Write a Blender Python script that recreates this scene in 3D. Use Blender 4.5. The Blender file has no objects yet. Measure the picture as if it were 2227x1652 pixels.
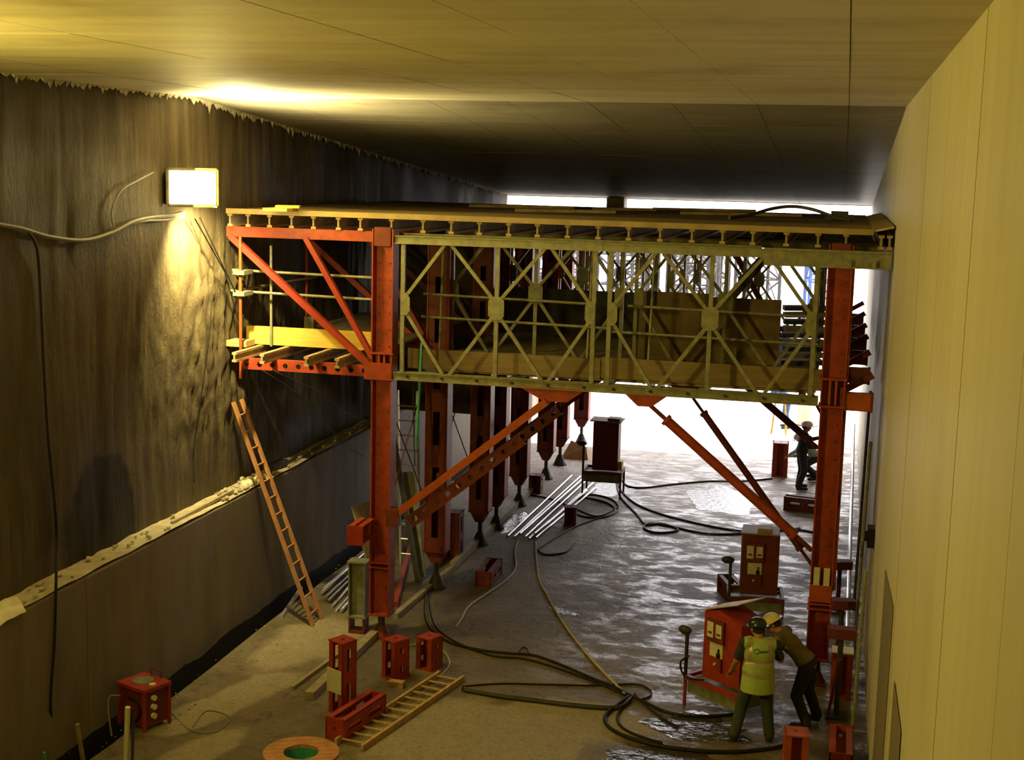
import bpy, math, random
import numpy as np
from mathutils import Vector, Matrix, noise, Quaternion
random.seed(7)
R = math.radians
scene = bpy.context.scene
COL = scene.collection

# ------------------------------------------------------------------ camera
FPX, CX, CY, HCAM = 3000.0, 1113.5, 826.0, 7.8
yaw, pitch, roll = R(13.3286), R(8.6431), R(1.4286)
_fw = Vector((-math.sin(yaw)*math.cos(pitch), math.cos(yaw)*math.cos(pitch), -math.sin(pitch)))
_r0 = Vector((math.cos(yaw), math.sin(yaw), 0)); _u0 = _r0.cross(_fw)
_r = _r0*math.cos(roll)+_u0*math.sin(roll); _u = -_r0*math.sin(roll)+_u0*math.cos(roll)
camd = bpy.data.cameras.new('camera'); cam = bpy.data.objects.new('camera', camd); COL.objects.link(cam)
camd.sensor_fit = 'HORIZONTAL'; camd.sensor_width = 36.0; camd.lens = 36.0*FPX/2227.0
camd.clip_start = .05; camd.clip_end = 500
M3 = Matrix((_r, _u, -_fw)).transposed()
cam.matrix_world = Matrix.Translation((0, 0, HCAM)) @ M3.to_4x4()
scene.camera = cam
O = Vector((0, 0, HCAM))
def _ray(x, y): return _fw + _r*((x-CX)/FPX) - _u*((y-CY)/FPX)
def PZ(x, y, z=0.0): d = _ray(x, y); return O + d*((z-HCAM)/d.z)      # where a sight line meets a level
def PY(x, y, Y): d = _ray(x, y); return O + d*(Y/d.y)
def PX(x, y, X): d = _ray(x, y); return O + d*(X/d.x)

# ------------------------------------------------------------------ sky, sun, exposure
SKY, SUN, LAMP1, LAMP2 = 6.0, 14.0, 190.0, 650.0
LAMPCOL = (1.0, .78, .14)
scene.view_settings.view_transform = 'Standard'; scene.view_settings.look = 'None'
scene.view_settings.gamma = 1.0; scene.view_settings.use_curve_mapping = False
scene.view_settings.exposure = 0.0
w = bpy.data.worlds.new('World'); scene.world = w; w.use_nodes = True
bg = w.node_tree.nodes['Background']; bg.inputs[0].default_value = (1.0, .955, .975, 1); bg.inputs[1].default_value = SKY
sd = bpy.data.lights.new('sun', 'SUN'); sd.energy = SUN; sd.angle = R(.6); sd.color = (1, .97, .93)
so = bpy.data.objects.new('sun', sd); COL.objects.link(so); so.location = (10, 70, 60)
so.rotation_euler = Vector((-.22, -.42, -1)).to_track_quat('-Z', 'Y').to_euler()

# ------------------------------------------------------------------ materials
MATS = {}
def _nodes(name):
    m = bpy.data.materials.new(name); m.use_nodes = True; nt = m.node_tree
    return m, nt, nt.nodes, nt.links, nt.nodes['Principled BSDF']
def _coord(N, L, world, scale):
    mp = N.new('ShaderNodeMapping'); mp.inputs['Scale'].default_value = scale
    if world: g = N.new('ShaderNodeNewGeometry'); L.new(g.outputs['Position'], mp.inputs[0])
    else: g = N.new('ShaderNodeTexCoord'); L.new(g.outputs['Object'], mp.inputs[0])
    return mp.outputs[0]
def _noise(N, L, co, scale, detail=4, rough=.55, dist=0):
    n = N.new('ShaderNodeTexNoise'); n.inputs['Scale'].default_value = scale; n.inputs['Detail'].default_value = detail
    n.inputs['Roughness'].default_value = rough; n.inputs['Distortion'].default_value = dist
    L.new(co, n.inputs['Vector']); return n.outputs['Fac']
def _ramp(N, L, fac, stops):
    r = N.new('ShaderNodeValToRGB'); e = r.color_ramp.elements
    e[0].position, e[0].color = stops[0][0], (*stops[0][1], 1); e[1].position, e[1].color = stops[-1][0], (*stops[-1][1], 1)
    for p, c in stops[1:-1]: k = e.new(p); k.color = (*c, 1)
    L.new(fac, r.inputs[0]); return r.outputs[0]
def _math(N, L, op, a, b=None, c=None, clamp=False):
    m = N.new('ShaderNodeMath'); m.operation = op; m.use_clamp = clamp
    for i, v in enumerate((a, b, c)):
        if v is None: continue
        if isinstance(v, (int, float)): m.inputs[i].default_value = v
        else: L.new(v, m.inputs[i])
    return m.outputs[0]
def _smooth(N, L, v, a, b, lo=0., hi=1.):
    m = N.new('ShaderNodeMapRange'); m.interpolation_type = 'SMOOTHSTEP'
    for i, x in ((1, a), (2, b), (3, lo), (4, hi)): m.inputs[i].default_value = x
    L.new(v, m.inputs[0]); return m.outputs[0]
def _mix(N, L, fac, a, b, blend='MIX'):
    m = N.new('ShaderNodeMix'); m.data_type = 'RGBA'; m.blend_type = blend
    if isinstance(fac, (int, float)): m.inputs[0].default_value = fac
    else: L.new(fac, m.inputs[0])
    for i, v in ((6, a), (7, b)):
        if isinstance(v, tuple): m.inputs[i].default_value = (*v, 1)
        else: L.new(v, m.inputs[i])
    return m.outputs[2]
def mat(name, base, rough=.6, metal=0., var=.25, scale=5., bump=0., bscale=30., stretch=(1, 1, 1), c2=None, wear=.0, world=False, spec=.4):
    m, nt, N, L, B = _nodes(name)
    co = _coord(N, L, world, stretch)
    f = _noise(N, L, co, scale, 5, .6)
    lo = tuple(max(0, c*(1-var)) for c in base); hi = tuple(min(1, c*(1+var)) for c in base)
    col = _ramp(N, L, f, [(.3, lo), (.7, hi)])
    if c2:
        f2 = _noise(N, L, co, scale*2.7, 7, .7)
        col = _mix(N, L, _smooth(N, L, f2, .66-wear, .74-wear), col, c2)
    L.new(col, B.inputs['Base Color'])
    B.inputs['Roughness'].default_value = rough; B.inputs['Metallic'].default_value = metal
    B.inputs['Specular IOR Level'].default_value = spec
    if bump:
        bp = N.new('ShaderNodeBump'); bp.inputs['Strength'].default_value = bump; bp.inputs['Distance'].default_value = .02
        L.new(_noise(N, L, co, bscale, 4), bp.inputs['Height']); L.new(bp.outputs[0], B.inputs['Normal'])
    MATS[name] = m; return m
mat('red_paint', (.32, .044, .016), .5, 0, .3, 6, .15, 40, c2=(.10, .03, .015), wear=.02)
mat('red_fresh', (.32, .034, .017), .45, 0, .2, 5, .1, 30, c2=(.2, .03, .015), wear=-.03)
mat('red_dark', (.15, .024, .012), .6, 0, .3, 6, .15, 40, c2=(.06, .02, .012), wear=.03)
mat('orange_paint', (.40, .072, .015), .5, 0, .25, 6, .1, 40, c2=(.25, .05, .02))
mat('galv', (.26, .245, .16), .5, .25, .3, 9, .1, 60)
mat('steel_tube', (.62, .62, .63), .32, .7, .2, 12, .05, 60)
mat('dark_steel', (.045, .04, .036), .6, .2, .4, 8)
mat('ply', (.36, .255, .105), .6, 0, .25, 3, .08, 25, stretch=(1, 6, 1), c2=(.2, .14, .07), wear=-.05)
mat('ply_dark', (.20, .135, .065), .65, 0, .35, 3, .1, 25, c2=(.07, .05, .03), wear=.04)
mat('timber', (.46, .30, .13), .65, 0, .3, 4, .1, 30, stretch=(6, 1, 6))
mat('timber_orange', (.44, .20, .065), .6, 0, .25, 4, .1, 30)
mat('timber_grey', (.30, .245, .15), .7, 0, .3, 5, .1, 30)
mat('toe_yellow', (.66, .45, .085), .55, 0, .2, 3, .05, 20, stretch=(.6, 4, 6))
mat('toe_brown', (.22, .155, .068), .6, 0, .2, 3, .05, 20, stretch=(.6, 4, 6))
mat('black_rubber', (.014, .012, .011), .6, 0, .3, 20, spec=.25)
mat('cable_grey', (.19, .175, .13), .5, 0, .3, 20)
mat('rope', (.48, .40, .27), .8, 0, .3, 60, .3, 120)
mat('rubble', (.42, .37, .27), .9, 0, .4, 10, .4, 30)
mat('pale_plastic', (.68, .63, .42), .5, 0, .15, 6)
mat('white_sheet', (.8, .8, .8), .4, 0, .1, 6)
mat('panel_white', (.62, .58, .42), .5, 0, .1, 8)
mat('teal', (.05, .30, .22), .5, 0, .2, 10)
mat('grey_green', (.20, .21, .14), .5, .1, .3, 8, .1, 30)
mat('blue_cloth', (.05, .09, .22), .8, 0, .3, 9, .3, 40)
mat('skin', (.42, .20, .12), .55, 0, .12, 14)
mat('hivis', (.36, .44, .13), .7, 0, .1, 10, .2, 35)
mat('reflective', (.42, .36, .22), .35, .3, .1, 20)
mat('trousers_green', (.045, .058, .034), .85, 0, .3, 10, .3, 40)
mat('trousers_dark', (.022, .022, .02), .85, 0, .3, 10, .3, 40)
mat('jacket_brown', (.19, .145, .065), .8, 0, .25, 9, .35, 30)
mat('shadow_brown', (.17, .135, .07), .7, 0, .15, 3)  # flat brown standing for shadow on the right wall
mat('blocker_brown', (.075, .055, .03), .85, 0, .3, 4)  # colour of the added sheet that blocks daylight
mat('dark_cloth', (.03, .032, .034), .85, 0, .3, 9, .3, 40)
mat('shirt_grey', (.4, .42, .36), .8, 0, .2, 9, .2, 40)
mat('helmet_black', (.02, .024, .024), .25, 0, .1, 5)
mat('helmet_cream', (.72, .60, .30), .35, 0, .1, 5)
mat('helmet_white', (.78, .76, .72), .35, 0, .05, 5)
mat('boots', (.03, .024, .018), .6, 0, .3, 12)
mat('logo_teal', (.03, .13, .10), .6, 0, .05, 4)
mat('hair', (.03, .02, .015), .8, 0, .2, 30)

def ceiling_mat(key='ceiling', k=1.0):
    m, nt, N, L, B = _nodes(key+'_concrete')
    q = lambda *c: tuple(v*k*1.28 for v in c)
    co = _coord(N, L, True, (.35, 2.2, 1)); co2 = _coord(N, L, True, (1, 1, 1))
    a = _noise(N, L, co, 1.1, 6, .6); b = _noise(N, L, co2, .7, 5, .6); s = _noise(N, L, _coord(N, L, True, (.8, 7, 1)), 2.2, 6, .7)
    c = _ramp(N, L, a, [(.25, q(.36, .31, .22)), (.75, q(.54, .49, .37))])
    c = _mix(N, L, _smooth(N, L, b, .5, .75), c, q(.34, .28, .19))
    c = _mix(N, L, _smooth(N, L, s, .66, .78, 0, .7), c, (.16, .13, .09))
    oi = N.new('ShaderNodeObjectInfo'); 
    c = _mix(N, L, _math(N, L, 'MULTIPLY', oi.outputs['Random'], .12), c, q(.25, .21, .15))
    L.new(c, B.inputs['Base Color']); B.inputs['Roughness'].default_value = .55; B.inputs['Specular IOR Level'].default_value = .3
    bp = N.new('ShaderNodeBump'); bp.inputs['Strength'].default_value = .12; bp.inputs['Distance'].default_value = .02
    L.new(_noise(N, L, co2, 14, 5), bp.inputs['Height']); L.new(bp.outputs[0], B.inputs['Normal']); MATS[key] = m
ceiling_mat(); ceiling_mat('ceiling_shaded', .40)  # second one: same concrete darkened, shade past the kink put into the colour
def wallright_mat():
    m, nt, N, L, B = _nodes('right_wall_concrete')
    co = _coord(N, L, True, (1, 3.0, .22)); co2 = _coord(N, L, True, (1, 1, 1)); co3 = _coord(N, L, True, (1, 9, .35))
    a = _noise(N, L, co, 1.3, 7, .62); b = _noise(N, L, co2, .45, 4); s = _noise(N, L, co3, 2.6, 6, .7)
    c = _ramp(N, L, a, [(.28, (.46, .41, .295)), (.72, (.52, .47, .35))])
    c = _mix(N, L, _smooth(N, L, b, .45, .8, 0, .5), c, (.36, .30, .2))
    c = _mix(N, L, _smooth(N, L, s, .72, .78, 0, .6), c, (.14, .11, .07))
    L.new(c, B.inputs['Base Color']); B.inputs['Roughness'].default_value = .6; B.inputs['Specular IOR Level'].default_value = .3
    bp = N.new('ShaderNodeBump'); bp.inputs['Strength'].default_value = .1; bp.inputs['Distance'].default_value = .02
    L.new(_noise(N, L, co2, 18, 5), bp.inputs['Height']); L.new(bp.outputs[0], B.inputs['Normal']); MATS['wallright'] = m
wallright_mat()
def wallleft_mat():
    m, nt, N, L, B = _nodes('left_wall_rough')
    co = _coord(N, L, True, (1, 3.2, .35)); co2 = _coord(N, L, True, (1, 1, 1)); co3 = _coord(N, L, True, (1, 12, .5))
    a = _noise(N, L, co, 1.4, 8, .68); b = _noise(N, L, co2, .5, 5); s = _noise(N, L, co3, 1.5, 7, .7)
    c = _ramp(N, L, a, [(.25, (.036, .025, .010)), (.5, (.085, .063, .030)), (.78, (.165, .128, .065))])
    c = _mix(N, L, _smooth(N, L, b, .45, .75, 0, .6), c, (.075, .055, .03))
    c = _mix(N, L, _smooth(N, L, s, .58, .72, 0, .75), c, (.03, .022, .012))
    # damp stain low on the wall
    g = N.new('ShaderNodeNewGeometry'); sx = N.new('ShaderNodeSeparateXYZ'); L.new(g.outputs['Position'], sx.inputs[0])
    dy = _math(N, L, 'DIVIDE', _math(N, L, 'SUBTRACT', sx.outputs[1], 17.2), 1.1); dz = _math(N, L, 'DIVIDE', _math(N, L, 'SUBTRACT', sx.outputs[2], 2.6), 1.3)
    d = _math(N, L, 'ADD', _math(N, L, 'MULTIPLY', dy, dy), _math(N, L, 'MULTIPLY', dz, dz))
    d = _math(N, L, 'ADD', d, _math(N, L, 'MULTIPLY', _noise(N, L, co2, 2.5, 5), .9))
    c = _mix(N, L, _smooth(N, L, d, 1.1, 1.35, .85, 0), c, (.012, .009, .005))
    L.new(c, B.inputs['Base Color'])
    L.new(_smooth(N, L, b, .3, .7, .5, .8), B.inputs['Roughness']); B.inputs['Specular IOR Level'].default_value = .3
    bp = N.new('ShaderNodeBump'); bp.inputs['Strength'].default_value = .85; bp.inputs['Distance'].default_value = .04
    L.new(_noise(N, L, _coord(N, L, True, (1, 2.2, 1)), 8, 7, .7), bp.inputs['Height']); L.new(bp.outputs[0], B.inputs['Normal']); MATS['wallleft'] = m
wallleft_mat()
mat('kicker', (.185, .15, .10), .7, 0, .22, 1.2, .1, 20, stretch=(1, 2, .5), world=True, c2=(.11, .088, .06), wear=-.02)
mat('ledge', (.40, .345, .23), .85, 0, .25, 4, .3, 25, world=True)
mat('wet_shade_black', (.012, .010, .007), .7, 0, .3, 5, world=True)  # near-black for the wall foot, damp and shadow in one colour
mat('gutter', (.03, .024, .015), .3, 0, .4, 3, .2, 20, world=True)
mat('ground_out', (.42, .405, .375), .8, 0, .15, 1.0, .2, 8, world=True)
def floor_mat():
    m, nt, N, L, B = _nodes('floor_concrete')
    co = _coord(N, L, True, (1, 1, 1)); cs = _coord(N, L, True, (1, .8, 1))
    g = N.new('ShaderNodeNewGeometry'); sx = N.new('ShaderNodeSeparateXYZ'); L.new(g.outputs['Position'], sx.inputs[0])
    X, Y = sx.outputs[0], sx.outputs[1]
    n1 = _noise(N, L, cs, 1.1, 8, .65, .4); n2 = _noise(N, L, co, 4.5, 7, .7, .6); n3 = _noise(N, L, co, .38, 4)
    pert = _math(N, L, 'MULTIPLY_ADD', n1, 1.6, -.8)
    dry = None
    for (cx, cy, rx, ry, ang) in [(-8.15, 20.6, .75, 1.5, -12), (-8.35, 17.9, .42, 1.7, -20), (-8.0, 16.2, .35, .9, -18), (-4.6, 17.3, 1.7, 1.6, 20), (-3.3, 18.7, 1.2, .7, 0)]:
        ca, sa = math.cos(R(ang)), math.sin(R(ang))
        dx = _math(N, L, 'SUBTRACT', X, cx); dy = _math(N, L, 'SUBTRACT', Y, cy)
        u = _math(N, L, 'DIVIDE', _math(N, L, 'ADD', _math(N, L, 'MULTIPLY', dx, ca), _math(N, L, 'MULTIPLY', dy, sa)), rx)
        v = _math(N, L, 'DIVIDE', _math(N, L, 'SUBTRACT', _math(N, L, 'MULTIPLY', dy, ca), _math(N, L, 'MULTIPLY', dx, sa)), ry)
        d = _math(N, L, 'SQRT', _math(N, L, 'ADD', _math(N, L, 'MULTIPLY', u, u), _math(N, L, 'MULTIPLY', v, v)))
        d = _math(N, L, 'ADD', d, pert)
        e = _smooth(N, L, d, .8, 1.12, 1, 0)
        dry = e if dry is None else _math(N, L, 'MAXIMUM', dry, e)
    damp = _ramp(N, L, n1, [(.3, (.095, .070, .034)), (.7, (.185, .145, .08))])
    damp = _mix(N, L, _smooth(N, L, n2, .5, .68, 0, .75), damp, (.045, .033, .018))
    dryc = _ramp(N, L, n2, [(.3, (.25, .205, .12)), (.7, (.34, .285, .175))])
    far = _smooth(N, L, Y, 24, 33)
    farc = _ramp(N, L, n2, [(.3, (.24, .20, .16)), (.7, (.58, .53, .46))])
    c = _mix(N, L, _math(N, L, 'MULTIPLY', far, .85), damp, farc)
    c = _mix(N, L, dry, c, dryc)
    c = _mix(N, L, _smooth(N, L, _noise(N, L, co, 16, 8, .75), .46, .66, 0, .45), c, (.05, .037, .018))
    L.new(c, B.inputs['Base Color'])
    # wetness: right and middle of the floor
    wz = _math(N, L, 'ADD', X, _math(N, L, 'MULTIPLY', Y, .18))          # grows to the right and away
    wz = _math(N, L, 'ADD', wz, _math(N, L, 'MULTIPLY_ADD', n3, 4.0, -2.0))
    wet = _smooth(N, L, wz, -1.6, 1.6)
    wet = _math(N, L, 'MULTIPLY', wet, _math(N, L, 'SUBTRACT', 1.0, dry))
    nb = _noise(N, L, _coord(N, L, True, (.6, 1.1, 1)), 2.4, 10, .74, .3)
    rl = _smooth(N, L, nb, .38, .55, .13, .66)
    rr = N.new('ShaderNodeMix'); rr.data_type = 'FLOAT'; L.new(wet, rr.inputs[0]); rr.inputs[2].default_value = .75; L.new(rl, rr.inputs[3])
    L.new(rr.outputs[0], B.inputs['Roughness']); B.inputs['Specular IOR Level'].default_value = .6
    h = _noise(N, L, _coord(N, L, True, (1.15, .9, 1)), 7.0, 8, .62, .3)
    bp = N.new('ShaderNodeBump'); bp.inputs['Strength'].default_value = .5; bp.inputs['Distance'].default_value = .055
    L.new(h, bp.inputs['Height']); L.new(bp.outputs[0], B.inputs['Normal']); MATS['floor'] = m
floor_mat()
def emis(name, col, s):
    m, nt, N, L, B = _nodes(name); B.inputs['Base Color'].default_value = (*col, 1)
    B.inputs['Emission Color'].default_value = (*col, 1); B.inputs['Emission Strength'].default_value = s; MATS[name] = m
emis('lamp_glass', (1, .84, .38), 9)
mw = bpy.data.materials.new('water'); mw.use_nodes = True
b_ = mw.node_tree.nodes['Principled BSDF']; b_.inputs['Base Color'].default_value = (.05, .042, .03, 1); b_.inputs['Roughness'].default_value = .2
_n = mw.node_tree.nodes.new('ShaderNodeTexNoise'); _n.inputs['Scale'].default_value = 7; _n.inputs['Detail'].default_value = 3
_g = mw.node_tree.nodes.new('ShaderNodeNewGeometry'); mw.node_tree.links.new(_g.outputs['Position'], _n.inputs['Vector'])
_b = mw.node_tree.nodes.new('ShaderNodeBump'); _b.inputs['Strength'].default_value = .6; _b.inputs['Distance'].default_value = .05
mw.node_tree.links.new(_n.outputs['Fac'], _b.inputs['Height']); mw.node_tree.links.new(_b.outputs[0], b_.inputs['Normal']); MATS['water'] = mw

# ------------------------------------------------------------------ mesh helpers
V = Vector
def frame(d, up=(0, 0, 1)):
    d = V(d).normalized(); up = V(up)
    if abs(d.dot(up.normalized())) > .98: up = V((0, 1, 0)) if abs(d.y) < .9 else V((1, 0, 0))
    s = d.cross(up).normalized(); return s, s.cross(d).normalized(), d       # side, up, dir
class MB:
    def __init__(s): s.v = []; s.f = []
    def add(s, vs, fs):
        k = len(s.v); s.v += [V(p) for p in vs]; s.f += [tuple(i+k for i in f) for f in fs]; return s
    def bb(s, x0, x1, y0, y1, z0, z1):
        return s.add([(x0,y0,z0),(x1,y0,z0),(x1,y1,z0),(x0,y1,z0),(x0,y0,z1),(x1,y0,z1),(x1,y1,z1),(x0,y1,z1)],
                     [(3,2,1,0),(4,5,6,7),(0,1,5,4),(1,2,6,5),(2,3,7,6),(3,0,4,7)])
    def bar(s, p0, p1, w, h, up=(0, 0, 1)):
        p0, p1 = V(p0), V(p1); a, b, d = frame(p1-p0, up); a = a*(w/2); b = b*(h/2)
        return s.add([p0-a-b, p0+a-b, p0+a+b, p0-a+b, p1-a-b, p1+a-b, p1+a+b, p1-a+b],
                     [(0,1,2,3),(7,6,5,4),(4,5,1,0),(5,6,2,1),(6,7,3,2),(7,4,0,3)])
    def ibeam(s, p0, p1, w, h, tf, tw, up=(0, 0, 1)):
        p0, p1 = V(p0), V(p1); a, b, d = frame(p1-p0, up)
        o = b*(h/2-tf/2)
        s.bar(p0+o, p1+o, w, tf, b); s.bar(p0-o, p1-o, w, tf, b); return s.bar(p0, p1, tw, h-2*tf+.002, b)
    def channel(s, p0, p1, w, h, t, up=(0, 0, 1), side=1):
        p0, p1 = V(p0), V(p1); a, b, d = frame(p1-p0, up)
        o = b*(h/2-t/2)
        s.bar(p0+o, p1+o, w, t, b); s.bar(p0-o, p1-o, w, t, b)
        e = a*(side*(w/2-t/2)); return s.bar(p0+e, p1+e, t, h-2*t+.002, b)
    def tube(s, p0, p1, r, n=8, r2=None):
        p0, p1 = V(p0), V(p1); a, b, d = frame(p1-p0); r2 = r if r2 is None else r2
        vs = [p0+(a*math.cos(2*math.pi*i/n)+b*math.sin(2*math.pi*i/n))*r for i in range(n)] + \
             [p1+(a*math.cos(2*math.pi*i/n)+b*math.sin(2*math.pi*i/n))*r2 for i in range(n)]
        return s.add(vs, [(i, (i+1) % n, n+(i+1) % n, n+i) for i in range(n)] + [tuple(range(n-1, -1, -1)), tuple(range(n, 2*n))])
    def path(s, pts, r, n=6):
        pts = [V(p) for p in pts]; vs = []; prev = None
        for i, p in enumerate(pts):
            d = (pts[min(i+1, len(pts)-1)]-pts[max(i-1, 0)]).normalized()
            if prev is None: a, b, _ = frame(d)
            else:
                a = (prev-d*prev.dot(d)).normalized(); b = d.cross(a)
            prev = a
            vs += [p+(a*math.cos(2*math.pi*k/n)+b*math.sin(2*math.pi*k/n))*r for k in range(n)]
        m = len(pts); fs = [(i*n+k, i*n+(k+1) % n, (i+1)*n+(k+1) % n, (i+1)*n+k) for i in range(m-1) for k in range(n)]
        return s.add(vs, fs+[tuple(range(n-1, -1, -1)), tuple(range((m-1)*n, m*n))])
    def ell(s, c, rad, n=12, m=8, rot=None):
        c = V(c); vs = []; 
        for j in range(1, m):
            t = math.pi*j/m
            for i in range(n):
                p = 2*math.pi*i/n; q = V((rad[0]*math.sin(t)*math.cos(p), rad[1]*math.sin(t)*math.sin(p), rad[2]*math.cos(t)))
                vs.append(c+(rot@q if rot else q))
        top = V((0, 0, rad[2])); vs += [c+(rot@top if rot else top), c-(rot@top if rot else top)]
        T, Bt = len(vs)-2, len(vs)-1
        fs = [(j*n+i, (j+1)*n+i, (j+1)*n+(i+1) % n, j*n+(i+1) % n) for j in range(m-2) for i in range(n)]
        fs += [(T, i, (i+1) % n) for i in range(n)] + [(Bt, (m-2)*n+(i+1) % n, (m-2)*n+i) for i in range(n)]
        return s.add(vs, fs)
    def cap(s, a, b, ra, rb, n=12):
        s.ell(a, (ra,)*3, n, 8); s.ell(b, (rb,)*3, n, 8); return s.tube(a, b, ra, n, rb)
    def lathe(s, prof, c, n=20, axis=(0, 0, 1)):
        c = V(c); a, b, d = frame(axis, (0, 1, 0)); vs = []
        for r, h in prof: vs += [c+d*h+(a*math.cos(2*math.pi*i/n)+b*math.sin(2*math.pi*i/n))*r for i in range(n)]
        return s.add(vs, [(j*n+i, j*n+(i+1) % n, (j+1)*n+(i+1) % n, (j+1)*n+i) for j in range(len(prof)-1) for i in range(n)])
    def prism(s, poly, o, U, W, N, t):
        o, U, W, N = V(o), V(U), V(W), V(N); n = len(poly)
        a = [o+U*u+W*v for u, v in poly]; b = [p+N*t for p in a]
        return s.add(a+b, [tuple(range(n-1, -1, -1)), tuple(range(n, 2*n))]+[(i, (i+1) % n, n+(i+1) % n, n+i) for i in range(n)])
    def octplate(s, o, U, W, N, wu, wv, t, rad):
        """plate wu x wv x t with one octagonal hole in the middle (o = middle of front face)"""
        o, U, W, N = V(o), V(U), V(W), V(N)
        sq = [(1,0),(1,1),(0,1),(-1,1),(-1,0),(-1,-1),(0,-1),(1,-1)]
        outer = [o+U*(wu/2*x)+W*(wv/2*y) for x, y in sq]
        inner = [o+U*(rad*math.cos(k*math.pi/4))+W*(rad*math.sin(k*math.pi/4)) for k in range(8)]
        vs = outer+inner+[p+N*t for p in outer]+[p+N*t for p in inner]; fs = []
        for k in range(8):
            j = (k+1) % 8
            fs += [(k, j, 8+j, 8+k), (16+j, 16+k, 24+k, 24+j), (8+k, 8+j, 24+j, 24+k), (j, k, 16+k, 16+j)]
        return s.add(vs, fs)
    def slotplate(s, o, U, W, N, wu, L, t, slots, sw):
        """plate: width wu along U (centred on o), length L along W, thickness t along N; rectangular slots [(v0,v1)] of width sw"""
        o, U, W, N = V(o), V(U), V(W), V(N)
        def bx(u0, u1, v0, v1):
            p = [o+U*u+W*v for u, v in ((u0,v0),(u1,v0),(u1,v1),(u0,v1))]
            s.add(p+[q+N*t for q in p], [(0,1,2,3),(7,6,5,4),(4,5,1,0),(5,6,2,1),(6,7,3,2),(7,4,0,3)])
        bx(-wu/2, -sw/2, 0, L); bx(sw/2, wu/2, 0, L); v = 0
        for a, b in slots: bx(-sw/2, sw/2, v, a); v = b
        bx(-sw/2, sw/2, v, L); return s
    def build(s, name, m, parent=None, local=False, smooth=False):
        vs = s.v
        if parent is not None and not local:
            root = parent
            while root.parent: root = root.parent
            inv = (Matrix.Translation(root.location) @ root.rotation_euler.to_matrix().to_4x4()).inverted()
            vs = [inv @ p for p in vs]
        loc = V((0, 0, 0))
        if parent is None:
            a = np.array([tuple(p) for p in vs]); lo, hi = a.min(0), a.max(0)
            loc = V(((lo[0]+hi[0])/2, (lo[1]+hi[1])/2, lo[2])); vs = [p-loc for p in vs]
        me = bpy.data.meshes.new(name); me.from_pydata([tuple(p) for p in vs], [], s.f); me.validate(); 
        if m: me.materials.append(MATS[m] if isinstance(m, str) else m)
        if smooth: me.shade_smooth(); me.set_sharp_from_angle(angle=R(45))
        o = bpy.data.objects.new(name, me); COL.objects.link(o); o.location = loc
        if parent is not None: o.parent = parent
        return o
def tag(o, label=None, cat=None, group=None, kind=None):
    if label: o['label'] = label
    if cat: o['category'] = cat
    if group: o['group'] = group
    if kind: o['kind'] = kind
    return o
def thing(name, label, cat, loc=(0, 0, 0), rz=0., group=None):
    o = bpy.data.objects.new(name, None); COL.objects.link(o); o.location = loc; o.rotation_euler = (0, 0, rz); o.empty_display_size = .1
    return tag(o, label, cat, group)
def struct(name, mb, m, label=None, smooth=False): return tag(mb.build(name, m, smooth=smooth), label, None, None, 'structure')
KIDS = {}
def copy_tree(o, parent=None):
    c = o.copy(); COL.objects.link(c); c.parent = parent
    for ch in list(o.children): copy_tree(ch, c)
    return c
def dup(o, loc, label, rz=None):
    c = copy_tree(o); c.location = loc; c['label'] = label
    if rz is not None: c.rotation_euler = (0, 0, rz)
    return c
def share(name, src, loc, parent, rot=None):
    o = bpy.data.objects.new(name, src.data); COL.objects.link(o); o.parent = parent; o.location = loc
    if rot is not None: o.rotation_euler = rot
    return o
def smoothpts(pts, k=6):
    pts = [V(p) for p in pts]; out = []
    for i in range(len(pts)-1):
        p0, p1, p2, p3 = pts[max(i-1, 0)], pts[i], pts[i+1], pts[min(i+2, len(pts)-1)]
        for j in range(k):
            t = j/k; out.append(.5*((2*p1)+(-p0+p2)*t+(2*p0-5*p1+4*p2-p3)*t*t+(-p0+3*p1-3*p2+p3)*t**3))
    return out+[pts[-1]]
ORD = ['first','second','third','fourth','fifth','sixth','seventh','eighth','ninth','tenth','eleventh','twelfth','thirteenth','fourteenth','fifteenth',
       'sixteenth','seventeenth','eighteenth','nineteenth','twentieth','twenty-first','twenty-second','twenty-third','twenty-fourth','twenty-fifth','twenty-sixth']

# ------------------------------------------------------------------ setting
XR, XL, XK, YE, ZC, YK, SL = .73, -10.0, -9.6, 41.0, 8.8, 20.0, .083
YB = -9.0
def zc(y): return ZC if y <= YK else ZC-SL*(y-YK)
# floor (slab stops short of the left wall, leaving a wet gutter)
fl = MB()
xs = [-9.22, -6.5, -3.5, XR+.6]; ys = [YB] + [8+i*1.0 for i in range(34)] + [YE+.3]
edge = {y: -9.24+.07*noise.noise((y*1.3, 3, 1)) + .04*noise.noise((y*4, 9, 1)) for y in ys}
for i, y in enumerate(ys):
    for x in xs: fl.v.append(V((edge[y] if x == xs[0] else x, y, 0)))
n = len(xs)
fl.f = [(j*n+i, j*n+i+1, (j+1)*n+i+1, (j+1)*n+i) for j in range(len(ys)-1) for i in range(n-1)]
k = len(fl.v)
for y in ys: fl.v.append(V((edge[y], y, -.4)))
fl.f += [(j*n, (j+1)*n, k+j+1, k+j) for j in range(len(ys)-1)]
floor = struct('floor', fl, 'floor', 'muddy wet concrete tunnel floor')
struct('gutter', MB().bb(-9.7, -9.0, YB, YE+.3, -.6, -.34), 'gutter', 'dark wet gutter along the foot of the left upstand wall')
struct('ground_outside', MB().bb(-60, 60, YE+.2, 140, -.4, -.02), 'ground_out', 'sunlit pale ground beyond the tunnel mouth')
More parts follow.
